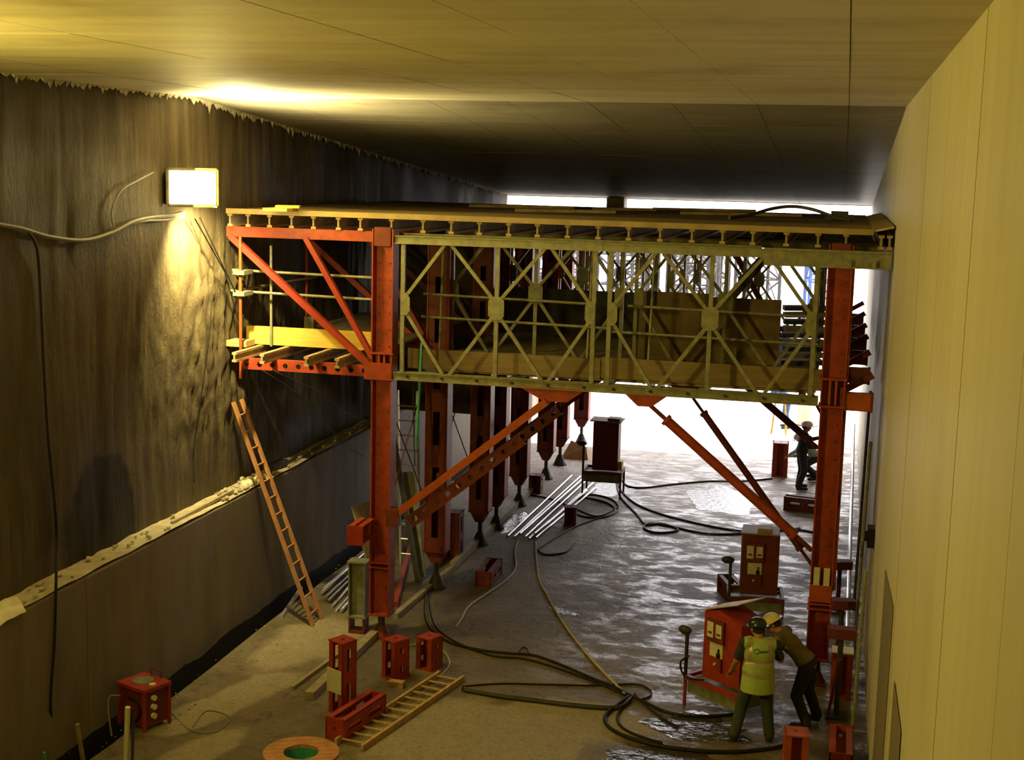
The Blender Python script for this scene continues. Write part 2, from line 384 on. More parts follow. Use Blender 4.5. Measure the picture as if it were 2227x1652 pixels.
# ceiling: slab + formwork bays as pieces
cs = MB()
for (a, b) in ((YB, YK), (YK, YE)):
    za, zb = zc(a), zc(b)
    cs.add([(XL-.8, a, za+.03), (XR+.8, a, za+.03), (XR+.8, b, zb+.03), (XL-.8, b, zb+.03), (XL-.8, a, za+1.1), (XR+.8, a, za+1.1), (XR+.8, b, zb+1.1), (XL-.8, b, zb+1.1)],
           [(0,1,2,3),(7,6,5,4),(4,5,1,0),(5,6,2,1),(6,7,3,2),(7,4,0,3)])
ceiling = struct('ceiling', cs, 'kicker', 'board-marked concrete tunnel roof slab')
xe = [XR+.3, -.04, -1.30, -2.50, -3.72, -4.94, -6.16, -7.38, -8.60, -9.82, XL-.5]
def piece(x0, x1, y0, y1, g=.004, gy=.002):
    z0, z1 = zc(y0+1e-4), zc(y1-1e-4); dz = random.uniform(-.002, .002)
    m_ = MB().add([(x1+g, y0+gy, z0+dz), (x0-g, y0+gy, z0+dz), (x0-g, y1-gy, z1+dz), (x1+g, y1-gy, z1+dz), (x1+g, y0+gy, z0+.04), (x0-g, y0+gy, z0+.04), (x0-g, y1-gy, z1+.04), (x1+g, y1-gy, z1+.04)],
                  [(0,1,2,3),(7,6,5,4),(4,5,1,0),(5,6,2,1),(6,7,3,2),(7,4,0,3)])
    m_.build('roof_panel', 'ceiling' if y0 < YK-.01 else 'ceiling_shaded', ceiling)
yc = [-1.96+2.44*i for i in range(10)]; yc = [y for y in yc if y < YK-.1]+[YK]+[YK+2.625*i for i in range(1, 9)]
for j in range(len(yc)-1):
    for i in range(len(xe)-1): piece(xe[i], xe[i+1], yc[j], yc[j+1])
struct('trim_1', MB().bb(XL-.8, XR+.8, YE, YE+.35, zc(YE)-.02, zc(YE)+1.6), 'ceiling', 'edge beam of the roof at the tunnel mouth')
# right wall panels
wr = struct('wall_right', MB().bb(XR+.03, XR+.8, YB, YE+.8, -.3, ZC+.3), 'kicker', 'pale cast concrete right tunnel wall')
y = 8.6-2.75*4; ypan = []
while y < YE+.8: ypan.append(y); y += 2.75
ypan.append(YE+.8)
for a, b in zip(ypan[:-1], ypan[1:]):
    ga = .016 if abs(a-8.6) < .01 else .003; gb = .016 if abs(b-8.6) < .01 else .003
    dx = random.uniform(-.003, .003)
    MB().bb(XR+dx, XR+.04, a+ga, b-gb, -.1, ZC+.2).build('wall_panel', 'wallright', wr)
# left upstand wall in bays with a ledge on top
kw = struct('wall_left_lower', MB().bb(XL-.5, XK-.03, YB, YE+6, -.6, 2.2), 'kicker', 'low concrete upstand wall along the left side')
yb = [5.4, 10.8, 16.06, 21.25, 26.6, 31.9, 37.2, 42.5, 47]
for a, b in zip([YB]+yb[:-1], yb):
    MB().prism([(0, -.5), (.04, -.5), (.04, 2.25), (.02, 2.28), (-.42, 2.31), (-.42, 2.1), (0, 2.1)], (XK-.04, a+.006, 0), (1, 0, 0), (0, 0, 1), (0, 1, 0), b-a-.012).build('wall_panel', 'kicker', kw)
dm = MB(); ND = 220  # thin strip painting the wet, shadowed foot of the wall black
for i in range(ND+1):
    yy = 9+i*32/ND
    hh = .05+.08*noise.noise((yy*.9, 4, 0))+.04*noise.noise((yy*4, 7, 0))
    dm.v += [V((XK+.006, yy, -.45)), V((XK+.006, yy, hh)), V((XK-.01, yy, hh+.004))]
dm.f = [(j*3+i, (j+1)*3+i, (j+1)*3+i+1, j*3+i+1) for j in range(ND) for i in range(2)]
dm.build('wet_shade_strip', 'wet_shade_black', kw)
lg = MB()                                                        # screed strip on the ledge, uneven
NY = 160; 
for i in range(NY+1):
    yy = 8+i*(YE+4-8)/NY
    for xx in (-10.05, -9.85, -9.7, -9.603):
        lg.v.append(V((xx+(0 if xx in (-10.05,) else .02*noise.noise((yy*2, xx, 0))), yy, 2.315+.03*noise.noise((xx*3, yy*1.7, 2)))))
lg.f = [(j*4+i, j*4+i+1, (j+1)*4+i+1, (j+1)*4+i) for j in range(NY) for i in range(3)]
lg.build('ledge_screed', 'ledge', kw, smooth=True)
# rough upper left wall: displaced sheet with thickness
def wdisp(y, z):
    d = .035*noise.noise((y*2.6, z*.35, 0)) + .018*noise.noise((y*7, z*.9, 5)) + .05*noise.noise((y*.5, z*.4, 9))
    k = math.exp(-((y-21.2)/2.6)**2)*max(0, min(1, (7.1-z)/1.2))*max(0, min(1, (z-2.6)/1.2))
    d += k*(.055*noise.noise((y*5.5, z*2.0, 1)) + .05*noise.noise((y*11, z*3.6, 2)) + .025*noise.noise((y*21, z*8, 3)))
    return d
wl = MB(); Ys = [YB+i*1.0 for i in range(22)]; Ys = [q for q in Ys if q < 13.0]+[13+.07*i for i in range(72)]+[18.04+.045*i for i in range(143)]+[24.5+.07*i for i in range(79)]+[30+.35*i for i in range(32)]+[YE]
Zs = [2.2+.075*i for i in range(89)]
for yy in Ys:
    top = zc(yy)+.06; 
    for zz in Zs:
        z2 = 2.2+(zz-2.2)*(top-2.2)/(Zs[-1]-2.2)
        wl.v.append(V((XL+wdisp(yy, z2), yy, z2)))
m_ = len(Zs)
wl.f = [(j*m_+i, (j+1)*m_+i, (j+1)*m_+i+1, j*m_+i+1) for j in range(len(Ys)-1) for i in range(m_-1)]
wall_left = struct('wall_left', wl, 'wallleft', 'rough dark brown sprayed left tunnel wall', smooth=True)
MB().bb(XL-.9, XL-.15, YB, YE, 2.0, ZC+.4).build('backing', 'wallleft', wall_left)
struct('wall_back', MB().bb(XL-.8, XR+.8, YB-.5, YB, -.3, ZC+1), 'ceiling', 'far dark end of the tunnel behind the viewpoint')
# ragged foam tatters along the joint of roof and left wall
rg = MB()
yy = 14.0
while yy < 40:
    wv = random.uniform(.04, .18); hh = random.uniform(.03, .13)*(1.6 if random.random() < .15 else 1)
    x = XL+wdisp(yy, 8.5)+.02; zt = zc(yy)+.01
    rg.add([(x, yy, zt), (x, yy+wv, zt-SL*wv*(yy > YK)), (x+.02, yy+wv*.7, zt-hh), (x+.03, yy+wv*.3, zt-hh*.8), (x+.06, yy, zt), (x+.06, yy+wv, zt)],
           [(0, 3, 2, 1), (4, 5, 2, 3), (0, 4, 3), (1, 2, 5), (0, 1, 5, 4)])
    yy += wv*random.uniform(.5, 1.3)
tag(rg.build('joint_foam', 'ledge', wall_left), kind='stuff')

# ------------------------------------------------------------------ site lamps on the left wall
def floodlight(loc, aim, power, label, leak=0, beam=None):
    t = thing('floodlight', label, 'lamp', loc, 0, 'floodlights on the left wall')
    d = V(aim).normalized(); a, b, _ = frame(d)
    c = V(loc)
    MB().bar(c-d*.16, c-d*.02, .72, .52, b).build('housing', 'dark_steel', t)
    fr = MB()
    for s in (-1, 1):
        fr.bar(c+a*(.37*s)-d*.03-b*.27, c+a*(.37*s)-d*.03+b*.27, .03, .05, a); fr.bar(c-a*.37-d*.03+b*(.27*s), c+a*.37-d*.03+b*(.27*s), .03, .05, b)
    fr.build('rim', 'galv', t)
    MB().bar(c-d*.02, c-d*.005, .70, .50, b).build('glass', 'lamp_glass', t)
    MB().path([c-a*.38, c-a*.38-d*.12, V((XL+.06, c.y+.1, c.z))-a*.2], .015).path([c+a*.38, c+a*.38-d*.12, V((XL+.06, c.y+.1, c.z))+a*.1], .015).build('bracket', 'galv', t)
    ld = bpy.data.lights.new('floodlight_beam', 'AREA'); ld.energy = power; ld.color = LAMPCOL; ld.shape = 'RECTANGLE'; ld.size = .7; ld.size_y = .5
    lo = bpy.data.objects.new('floodlight_beam', ld); COL.objects.link(lo); lo.parent = t; lo.location = d*.04
    lo.rotation_euler = V(beam or d).to_track_quat('-Z', 'Y').to_euler()
    if leak:
        ld = bpy.data.lights.new('floodlight_bulb', 'POINT'); ld.energy = leak; ld.color = (1, .86, .42); ld.shadow_soft_size = .08
        lo = bpy.data.objects.new('floodlight_bulb', ld); COL.objects.link(lo); lo.parent = t; lo.location = V((.22, .28, -.36))
        ld = bpy.data.lights.new('floodlight_uplight', 'SPOT'); ld.energy = leak*33; ld.color = (1, .86, .42); ld.shadow_soft_size = .1; ld.spot_size = R(150); ld.spot_blend = 1.0
        lo = bpy.data.objects.new('floodlight_uplight', ld); COL.objects.link(lo); lo.parent = t; lo.location = V((.5, .3, .12)); lo.rotation_euler = V((.5, .12, .85)).to_track_quat('-Z', 'Y').to_euler()
        ld = bpy.data.lights.new('floodlight_downlight', 'SPOT'); ld.energy = leak*34; ld.color = (1, .84, .36); ld.shadow_soft_size = .06; ld.spot_size = R(118); ld.spot_blend = 1.0
        lo = bpy.data.objects.new('floodlight_downlight', ld); COL.objects.link(lo); lo.parent = t; lo.location = V((.34, .22, -.32)); lo.rotation_euler = V((-.5, .36, -.78)).to_track_quat('-Z', 'Y').to_euler()
    return t
L1 = V((-9.62, 19.35, 7.42))
floodlight(L1, (.62, -.78, .0), LAMP1, 'blazing white floodlight fixed high on the rough left wall', 60, (.85, .3, -.05))
floodlight((-9.5, 8.0, 7.4), (.80, .38, .3), LAMP2, 'second floodlight on the left wall nearer the viewpoint, outside the picture')

# ------------------------------------------------------------------ red steel columns
def front_column(x, y, name, label, plate=False):
    t = thing('steel_column', label, 'column', (x, y, 0), 0, 'red steel columns of the formwork frame')
    W, D = .34, .30
    def hseg(nm, z0, z1, ox=0, w=W):
        m_ = MB().bb(x+ox-w/2, x+ox-w/2+.022, y-D/2, y+D/2, z0, z1).bb(x+ox+w/2-.022, x+ox+w/2, y-D/2, y+D/2, z0, z1)
        m_.bb(x+ox-w/2+.02, x+ox+w/2-.02, y-.02, y+.02, z0, z1).build(nm, 'red_paint', t)
        for q in range(int((z1-z0)/.26)):
            zz = z0+.14+q*.26
    hseg('upper_shaft', 4.42, 6.82, .0, .36); hseg('lower_shaft', .42, 4.36)
    for zz in (4.38, 4.80): MB().bb(x-.2, x+.2, y-.17, y+.17, zz, zz+.03).build('splice_plate', 'red_paint', t)
    MB().bb(x-.06, x-.03, y-.15, y-.02, 4.42, 4.8).bb(x+.03, x+.06, y-.15, y-.02, 4.42, 4.8).build('stiffener', 'orange_paint', t)
    MB().bb(x-.14, x+.14, y-.16, y-.13, 6.55, 6.85).build('head_plate', 'red_dark', t)
    for zz in (.40, 1.22, 1.30): MB().bb(x-.19, x+.19, y-.17, y+.17, zz, zz+.025).build('stiffener_plate', 'red_paint', t)
    bo = MB()
    for q in range(22):
        for s in (-1, 1): bo.tube((x+s*.09, y-.035, .6+q*.27), (x+s*.09, y-.02, .6+q*.27), .012, 6)
    tag(bo.build('bolt_holes', 'dark_steel', t), kind='stuff')
    if plate:
        for s in (-1, 1): MB().bb(x+s*.075-.045, x+s*.075+.045, y-.175, y-.16, 1.62, 1.9).build('paper_label', 'panel_white', t)
        MB().bb(x-.16, x+.16, y-.16, y-.135, 1.35, 1.62).build('cover_plate', 'orange_paint', t)
    MB().tube((x, y, .05), (x, y, .42), .06, 12).build('jack_screw', 'dark_steel', t, smooth=True)
    MB().bb(x-.16, x+.16, y-.16, y+.16, 0, .03).lathe([(.15, .03), (.07, .2), (.07, .2), (0, .2)], (x, y, 0), 12).build('jack_base', 'red_dark', t)
    return t
XCL, XCR, Y1, Y2 = -7.17, -.03, 21.2, 24.1
front_column(XCL, Y1, 'c', 'tall red steel column beside the leaning wooden ladder')
front_column(XCR, Y1, 'c', 'tall red steel column beside the pale right wall', True)
def slot_column(x, y, label, h=6.7, w=.40):
    t = thing('slotted_column', label, 'column', (x, y, 0), 0, 'slotted red columns inside the formwork frame')
    z0 = .75; L_ = h-z0; sl = []; v = .25; q = 0
    while v < L_-.6:
        ln = .62 if q % 2 == 0 else .3; sl.append((v, v+ln)); v += ln+.42; q += 1
    MB().slotplate((x, y-.15, z0), (1, 0, 0), (0, 0, 1), (0, 1, 0), w, L_, .015, sl, .13).build('front_web', 'red_dark', t)
    MB().bb(x-w/2, x+w/2, y+.135, y+.15, z0, h).build('rear_web', 'red_dark', t)
    for s in (-1, 1): MB().bb(x+s*w/2-.012, x+s*w/2+.012, y-.17, y+.17, z0, h).build('flange', 'red_paint', t)
    MB().bb(x-w/2-.02, x+w/2+.02, y-.18, y+.18, z0-.03, z0).build('foot_plate', 'red_dark', t)
    MB().prism([(-w/2, 0), (w/2, 0), (.08, -.22), (-.08, -.22)], (x, y-.1, z0-.03), (1, 0, 0), (0, 0, 1), (0, 1, 0), .2).build('taper', 'red_dark', t)
    MB().tube((x, y, .1), (x, y, z0-.2), .045, 10).build('jack_screw', 'dark_steel', t, smooth=True)
    MB().lathe([(.0, .28), (.06, .28), (.17, .03), (.19, .03), (.19, 0), (0, 0)], (x, y, 0), 10).build('jack_base', 'dark_steel', t)
    return t
rows = [24.1, 27.3, 28.7, 30.9, 33.9, 35.7, 38.8]
ordw = ['nearest', 'second', 'third', 'fourth', 'fifth', 'sixth', 'farthest']
for i, yy in enumerate(rows):
    slot_column(-7.08, yy, f'dark red slotted column in the left row behind the front column, {ordw[i]} of seven', 6.62)
for i, yy in enumerate((24.1, 28.7, 33.9)):
    slot_column(.0, yy, f'dark red slotted column hidden behind the right front column, {["nearest", "middle", "farthest"][i]} of three', 6.62)
# outriggers to the right wall
for i, yy in enumerate((21.2, 24.1, 26.6, 28.7, 31.2, 33.9)):
    t = thing('wall_outrigger', f'red stub bracket pointing at the right wall, {ORD[i]} from the front', 'bracket', (.2, yy, 4.35), 0, 'outrigger brackets along the right wall')
    MB().channel((.16, yy-.02, 4.48), (.55, yy-.02, 4.48), .2, .26, .02, side=1).build('stub', 'orange_paint' if i == 0 else 'red_dark', t)
    MB().bb(.53, .57, yy-.13, yy+.09, 4.34, 4.62).build('end_plate', 'red_dark', t)
    MB().bar((.16, yy+.25, 4.62), (.55, yy+.25, 4.86), .1, .1).build('strut', 'red_dark', t)
    MB().bb(.08, .17, yy-.14, yy+.34, 4.34, 4.7).build('clamp_plate', 'red_dark', t)

# ------------------------------------------------------------------ galvanised truss panels
def make_truss(label):
    t = thing('truss_panel', label, 'truss', (0, 0, 0), 0, 'galvanised truss panels across the tunnel')
    W2, zb, zt, zg = 1.56, 4.52, 6.60, 5.63
    for s in (-1, 0, 1):
        MB().bar((s*W2, 0, zb), (s*W2, 0, zt), .065, .06, (0, 1, 0)).build('vertical', 'galv', t, True)
        if s: MB().prism([(-.03*s, -.18), (.08*s, -.18), (.13*s, -.1), (.13*s, .1), (.08*s, .18), (-.03*s, .18)][::s], (s*(W2-.02)-s*.11 if 0 else s*W2-s*.1*0, -.045, zg), (-1, 0, 0), (0, 0, 1), (0, 1, 0), .012).build('gusset_plate', 'galv', t, True)
        else: MB().prism([(-.07, -.18), (.07, -.18), (.13, -.12), (.13, .12), (.07, .18), (-.07, .18), (-.13, .12), (-.13, -.12)], (0, -.045, zg), (1, 0, 0), (0, 0, 1), (0, 1, 0), .012).build('gusset_plate', 'galv', t, True)
    for s in (-1, 1):
        xa = s*.83
        for zz, sg in ((zt, 1), (zb, -1)):
            MB().bar((s*(W2-.05), 0, zg+.12*sg), (xa+s*.04, 0, zz), .055, .05, (0, 1, 0)).build('diagonal', 'galv', t, True)
            MB().bar((s*.06, 0, zg+.14*sg), (xa-s*.07, 0, zz), .055, .05, (0, 1, 0)).build('diagonal', 'galv', t, True)
    for zz, nm in ((zb-.06, 'bottom_chord'), (zt+.06, 'top_chord')):
        MB().channel((-W2-.122, -.07, zz), (W2+.122, -.07, zz), .05, .13, .012, side=-1).channel((-W2-.122, .07, zz), (W2+.122, .07, zz), .05, .13, .012, side=1).build(nm, 'galv', t, True)
    for k_ in range(6):
        MB().tube((-1.45+k_*.58, -.11, zb-.06), (-1.45+k_*.58, .11, zb-.06), .022, 6).build('chord_bolt', 'dark_steel', t, True)
    return t
tp = make_truss('olive galvanised truss panel in the front, next to the left column')
tp.location = (-5.29, Y1-.05, 0)
dup(tp, (-1.92, Y1-.05, 0), 'olive galvanised truss panel in the front, next to the right column')
dup(tp, (-5.31, Y2, 0), 'galvanised truss panel in the second row, left half')
dup(tp, (-1.94, Y2, 0), 'galvanised truss panel in the second row, right half')
dup(tp, (-5.31, 28.7, 0), 'shadowed truss panel in the third row, left half')
dup(tp, (-1.94, 28.7, 0), 'shadowed truss panel in the third row, right half')
# pale timber-faced waling under the deck at the right end
wb = thing('end_waling', 'pale steel waling under the deck reaching to the right wall', 'beam', (-.3, Y1-.2, 6.5))
MB().ibeam((-1.15, Y1-.18, 6.62), (.70, Y1-.18, 6.62), .14, .26, .025, .03).build('beam', 'galv', wb)
for xx in (.1, .45): MB().bb(xx-.03, xx+.03, Y1-.27, Y1-.25, 6.5, 6.62).build('clip', 'galv', wb)
for i, yy in enumerate((Y2, 28.7)):
    MBx = MB().ibeam((-1.15, yy-.16, 6.62), (.66, yy-.16, 6.62), .14, .24, .025, .03)
    tag(MBx.build('end_waling', 'galv'), f'shadowed waling under the deck at the right, {["second", "third"][i]} row', 'beam')
for i, yy in enumerate((Y1, Y2, 28.7)):
    m_ = MB().ibeam((-6.9, yy+.14, 6.70), (-1.2, yy+.14, 6.70), .12, .12, .02, .02)
    tag(m_.build('header_beam', 'galv'), f'steel header beam on top of the {["front", "second", "third"][i]} truss row', 'beam')
# inclined dark steel raker inside
_a, _b = PY(1588, 648, 25.2), PY(1682, 536, 25.2); _c = _a+(_b-_a)*((4.5-_a.z)/(_b.z-_a.z)); _d = _a+(_b-_a)*((6.8-_a.z)/(_b.z-_a.z))
tag(MB().ibeam(_c, _d, .18, .2, .02, .02, (0, 1, 0)).build('raker', 'dark_steel'), 'dark inclined steel raker rising behind the right truss panel', 'beam')

# ------------------------------------------------------------------ deck
ZJ0, ZJ1, ZD = 6.77, 6.99, 7.08
jx = [500, 539, 585, 633, 681, 736, 784, 852, 919, 981, 1042, 1107, 1169, 1234, 1301, 1368, 1436, 1505, 1572, 1638, 1711, 1780, 1841, 1918, 1946]
jm = MB().bar((0, 0, .015), (0, 8.6, .015), .085, .03).bar((0, 0, .205), (0, 8.6, .205), .085, .03)
jt = thing('deck_joist', 'timber deck joist, first from the left end', 'joist', (0, 0, 0), 0, 'timber I joists under the deck')
MB().bar((0, 0, .025), (0, 8.6, .025), .085, .04).build('bottom_flange', 'timber', jt, True)
MB().bar((0, 0, .195), (0, 8.6, .195), .085, .04).build('top_flange', 'timber', jt, True)
MB().bb(-.016, .016, 0, 8.6, .045, .175).build('web', 'timber_grey', jt, True)
for i, px in enumerate(jx):
    X = PY(px, 465+.03*(px-500), Y1-.08).x; X = min(X, .655); loc = (X, Y1-.08+random.uniform(-.03, .03), ZJ0)
    if i == 0: jt.location = loc
    else: dup(jt, loc, f'timber deck joist, {ORD[i]} from the left end')
deck = thing('deck', 'plywood deck on top of the formwork frame', 'deck', (-4.7, 25, ZJ1))
xd = [-9.86, -8.78, -7.56, -6.34, -5.12, -3.9, -2.68, -1.46, -.24, .42]
for j in range(4):
    for i in range(len(xd)-1):
        y0 = Y1-.15+j*2.2; dz = random.uniform(0, .006)
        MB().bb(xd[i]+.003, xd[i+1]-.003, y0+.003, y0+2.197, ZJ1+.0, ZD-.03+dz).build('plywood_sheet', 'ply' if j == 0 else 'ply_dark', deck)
m_ = MB().bb(-9.86, .42, Y1-.19, Y1-.15, ZJ1-.005, ZD-.01); m_.build('edge_batten', 'ply', deck)
# infill flap to the right wall
MB().add([(.42, Y1-.17, ZD-.05), (.70, Y1-.30, ZD+.02), (.70, Y1+8, ZD+.02), (.42, Y1+8, ZD-.05), (.42, Y1-.17, ZD-.02), (.70, Y1-.30, ZD+.05), (.70, Y1+8, ZD+.05), (.42, Y1+8, ZD-.02)],
         [(3,2,1,0),(4,5,6,7),(0,1,5,4),(1,2,6,5),(2,3,7,6),(3,0,4,7)]).build('infill_flap', 'ply', deck)
# rear deck, a little lower
rd = thing('rear_deck', 'shadowed rear deck beyond the plywood deck', 'deck', (-4.7, 35, 6.62))
for j in range(5):
    for i in range(len(xd)-1):
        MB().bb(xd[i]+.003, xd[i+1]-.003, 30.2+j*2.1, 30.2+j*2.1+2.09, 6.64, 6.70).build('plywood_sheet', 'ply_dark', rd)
for j in range(6): MB().bar((-9.8, 30.5+j*1.95, 6.55), (.4, 30.5+j*1.95, 6.55), .1, .16).build('bearer', 'timber_grey', rd)
tag(MB().bb(-6.85, -6.33, 40.4, 41.0, 6.70, zc(YE)+.02).bb(-6.8, -6.38, 40.35, 40.42, 6.95, zc(YE)).build('stub_pier', 'kicker'), 'short dark pier between rear deck and roof in the bright slot', 'pier')
# clutter on the deck
a, b = PZ(582, 447, ZD+.06), PZ(668, 447, ZD+.06)
m_ = MB().bb(a.x, b.x, a.y-.2, a.y+.25, ZD-.018, ZD+.03).bar((a.x+.1, a.y+.1, ZD+.05), (b.x+.05, a.y+.22, ZD+.05), .35, .04)
tag(m_.build('board_offcut', 'toe_yellow'), 'yellow board offcuts lying on the left end of the deck', 'board')
for i, (xa, xb, yy, r_) in enumerate([(1020, 1240, 448, .03), (1290, 1420, 455, .03), (1420, 1640, 455, .025), (1480, 1740, 464, .03), (1120, 1330, 458, .025)]):
    p, q = PZ(xa, yy, ZD), PZ(xb, yy+.03*(xb-xa), ZD)
    tag(MB().bar((p.x, max(p.y, 22), ZD+.01), (q.x, max(q.y, 22)+.4, ZD+.02), .16, .055).build('loose_plank', 'ply_dark'), f'dark loose plank lying on the deck, {ORD[i]} from the left', 'plank', 'loose planks on the deck')
hp = [PZ(x_, y_, ZD+.02) for x_, y_ in ((1600, 470), (1680, 476))]
P_ = [V((-1.9, 23.6, ZD+.02)), V((-1.6, 24.0, ZD+.06)), V((-1.25, 24.4, ZD+.17)), V((-.9, 24.5, ZD+.22)), V((-.55, 24.4, ZD+.18)), V((-.2, 24.1, ZD+.08)), V((.1, 23.8, ZD+.03))]
tag(MB().path(smoothpts(P_), .03, 8).build('deck_hose', 'dark_steel', smooth=True), 'dark hose arching over the right end of the deck', 'hose')
tag(MB().bb(-.35, .15, 25.2, 25.7, ZD-.01, ZD+.08).bb(-.25, .05, 25.3, 25.6, ZD+.08, ZD+.14).build('toolbox', 'dark_steel'), 'dark flat box at the right end of the deck', 'box')

# ------------------------------------------------------------------ left cantilever
def cantilever(yy, label, shade='red_paint'):
    t = thing('cantilever_bracket', label, 'bracket', (-8.6, yy, 4.4), 0, 'red cantilever brackets on the left')
    MB().channel((-9.92, yy, 6.69), (-7.35, yy, 6.69), .1, .17, .015, side=1).build('top_beam', shade, t)
    MB().bar((-9.86, yy-.02, 6.62), (-7.33, yy-.02, 4.52), .10, .115, (0, 1, 0)).build('diagonal', 'red_fresh' if shade == 'red_paint' else shade, t)
    MB().bar((-8.52, yy-.03, 6.62), (-7.36, yy-.03, 4.72), .085, .095, (0, 1, 0)).build('inner_diagonal', 'red_fresh' if shade == 'red_paint' else shade, t)
    c = MB(); x = -9.68; 
    while x < -7.45:
        c.octplate((x+.115, yy-.06, 4.5), (1, 0, 0), (0, 0, 1), (0, 1, 0), .23, .15, .012, .045); x += .23
    c.bb(-9.68, -7.38, yy-.06, yy+.06, 4.575, 4.59).bb(-9.68, -7.38, yy-.06, yy+.06, 4.41, 4.425).build('bottom_channel', shade, t)
    MB().bb(-7.46, -7.0, yy-.16, yy-.14, 4.38, 4.66).build('fixing_plate', shade, t)
    MB().prism([(0, 0), (.22, 0), (0, -.35)], (-7.0, yy-.1, 6.6), (-1, 0, 0), (0, 0, 1), (0, 1, 0), .02).build('knee_gusset', shade, t)
    return t
cantilever(Y1, 'bright red cantilever bracket at the front left, under the deck')
cantilever(Y2, 'red cantilever bracket behind the front one on the left')
cantilever(27.3, 'shadowed red cantilever bracket, third row on the left', 'red_dark')
def tubeobj(p, q, r, m_, label, cat='tube', name='scaffold_tube', group=None):
    return tag(MB().tube(p, q, r, 10).build(name, m_, smooth=True), label, cat, group)
tubeobj((-9.66, Y1-.08, 4.25), (-9.66, Y1-.08, 6.62), .026, 'orange_paint', 'orange-red upright tube at the outer corner of the cantilever', name='guard_post')
tubeobj((-9.66, Y2-.08, 4.3), (-9.66, Y2-.08, 6.62), .026, 'red_paint', 'red upright tube of the second bracket, farther along the cantilever', name='guard_post')
tubeobj((-9.36, 21.69, 4.74), (-9.36, 21.69, 6.45), .024, 'galv', 'galvanised upright tube standing against the yellow toe board', name='guard_post')
tubeobj((-9.95, Y1+.25, 6.03), (-7.36, Y1+.25, 6.0), .024, 'galv', 'upper galvanised guard rail across the left cantilever', name='guard_rail')
tubeobj((-10.0, Y1+.25, 5.68), (-7.36, Y1+.25, 5.64), .024, 'galv', 'lower galvanised guard rail across the left cantilever', name='guard_rail')
tubeobj((-9.72, 21.4, 5.72), (-9.62, 24.4, 5.72), .022, 'galv', 'side guard rail running along the left wall', name='guard_rail')
for i, (x, y, z) in enumerate([(-9.66, Y1-.1, 6.02), (-9.66, Y1-.1, 5.67)]):
    m_ = MB().bb(x-.10, x+.10, y-.06, y+.3, z-.035, z+.035); tag(m_.build('tube_coupler', 'galv'), f'{["upper", "lower"][i]} pale coupler on the orange corner tube', 'coupler')
for i, (xa, xb, z, hw) in enumerate([(-6.72, -3.86, 5.72, 'upper guard rail behind the left truss panel'), (-6.75, -3.5, 5.34, 'lower guard rail behind the left truss panel'), (-3.3, -.36, 5.68, 'upper guard rail behind the right truss panel'), (-3.6, -.3, 5.25, 'lower guard rail behind the right truss panel')]):
    tubeobj((xa, 21.855, z+.02), (xb, 21.855, z-.02), .024, 'galv', hw, name='guard_rail')
for i, x in enumerate((-6.45, -3.95, -2.95)):
    tubeobj((x, 21.9, 4.49), (x+.05, 21.9, 6.7), .024, 'galv', f'galvanised guard upright behind the front trusses, {ORD[i]} from the left', name='guard_post')
tubeobj((-6.6, Y1-.02, 3.3), (-6.55, Y1+.05, 5.0), .024, 'teal', 'short green tube hanging below the left truss panel', name='hanging_tube')
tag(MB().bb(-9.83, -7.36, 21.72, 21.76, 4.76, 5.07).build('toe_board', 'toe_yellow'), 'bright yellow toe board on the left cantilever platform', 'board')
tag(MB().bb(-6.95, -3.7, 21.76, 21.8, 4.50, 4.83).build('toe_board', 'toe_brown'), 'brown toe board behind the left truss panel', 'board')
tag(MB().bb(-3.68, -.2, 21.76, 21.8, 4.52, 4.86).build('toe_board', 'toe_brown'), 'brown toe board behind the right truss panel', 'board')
for i, px in enumerate((512, 572, 668, 735)):
    X = PY(px, 772, 20.7).x
    t = thing('platform_joist', f'pale timber joist jutting from the cantilever platform, {ORD[i]} from the left', 'joist', (X, 20.65, 4.59), 0, 'timber joists of the cantilever platform')
    MB().bb(X-.04, X+.04, 20.65, 27.3, 4.59, 4.63).build('bottom_flange', 'timber', t); MB().bb(X-.04, X+.04, 20.65, 27.3, 4.71, 4.75).build('top_flange', 'timber', t)
    MB().bb(X-.016, X+.016, 20.65, 27.3, 4.63, 4.71).build('web', 'timber_grey', t)
pl = thing('cantilever_platform', 'board platform on the left cantilever', 'platform', (-8.6, 24, 4.75))
for i in range(10): MB().bb(-9.7+i*.235, -9.7+i*.235+.225, 21.8, 27.2, 4.755, 4.793).build('plank', 'timber_grey', pl)
tag(MB().bb(-9.98, -9.62, 21.25, 21.6, 4.76, 4.86).build('timber_block', 'timber'), 'pale timber block at the outer end of the platform', 'block')
p = PY(676, 697, 23.5); tag(MB().bb(p.x-.09, p.x+.09, 23.4, 23.6, 4.79, p.z+.08).build('timber_block', 'timber_grey'), 'upright timber block standing on the cantilever planks', 'block')
# main platform between the trusses
pm = thing('main_platform', 'plank walkway behind the front trusses', 'platform', (-3.5, 24, 4.4))
for i in range(22): MB().bb(-6.8, -.3, 21.85+i*.28, 21.85+i*.28+.26, 4.46, 4.50).build('plank', 'timber_grey', pm)
for i in range(5): MB().bar((-6.7+i*1.55, 21.8, 4.4), (-6.7+i*1.55, 28.2, 4.4), .1, .1).build('bearer', 'timber_grey', pm)
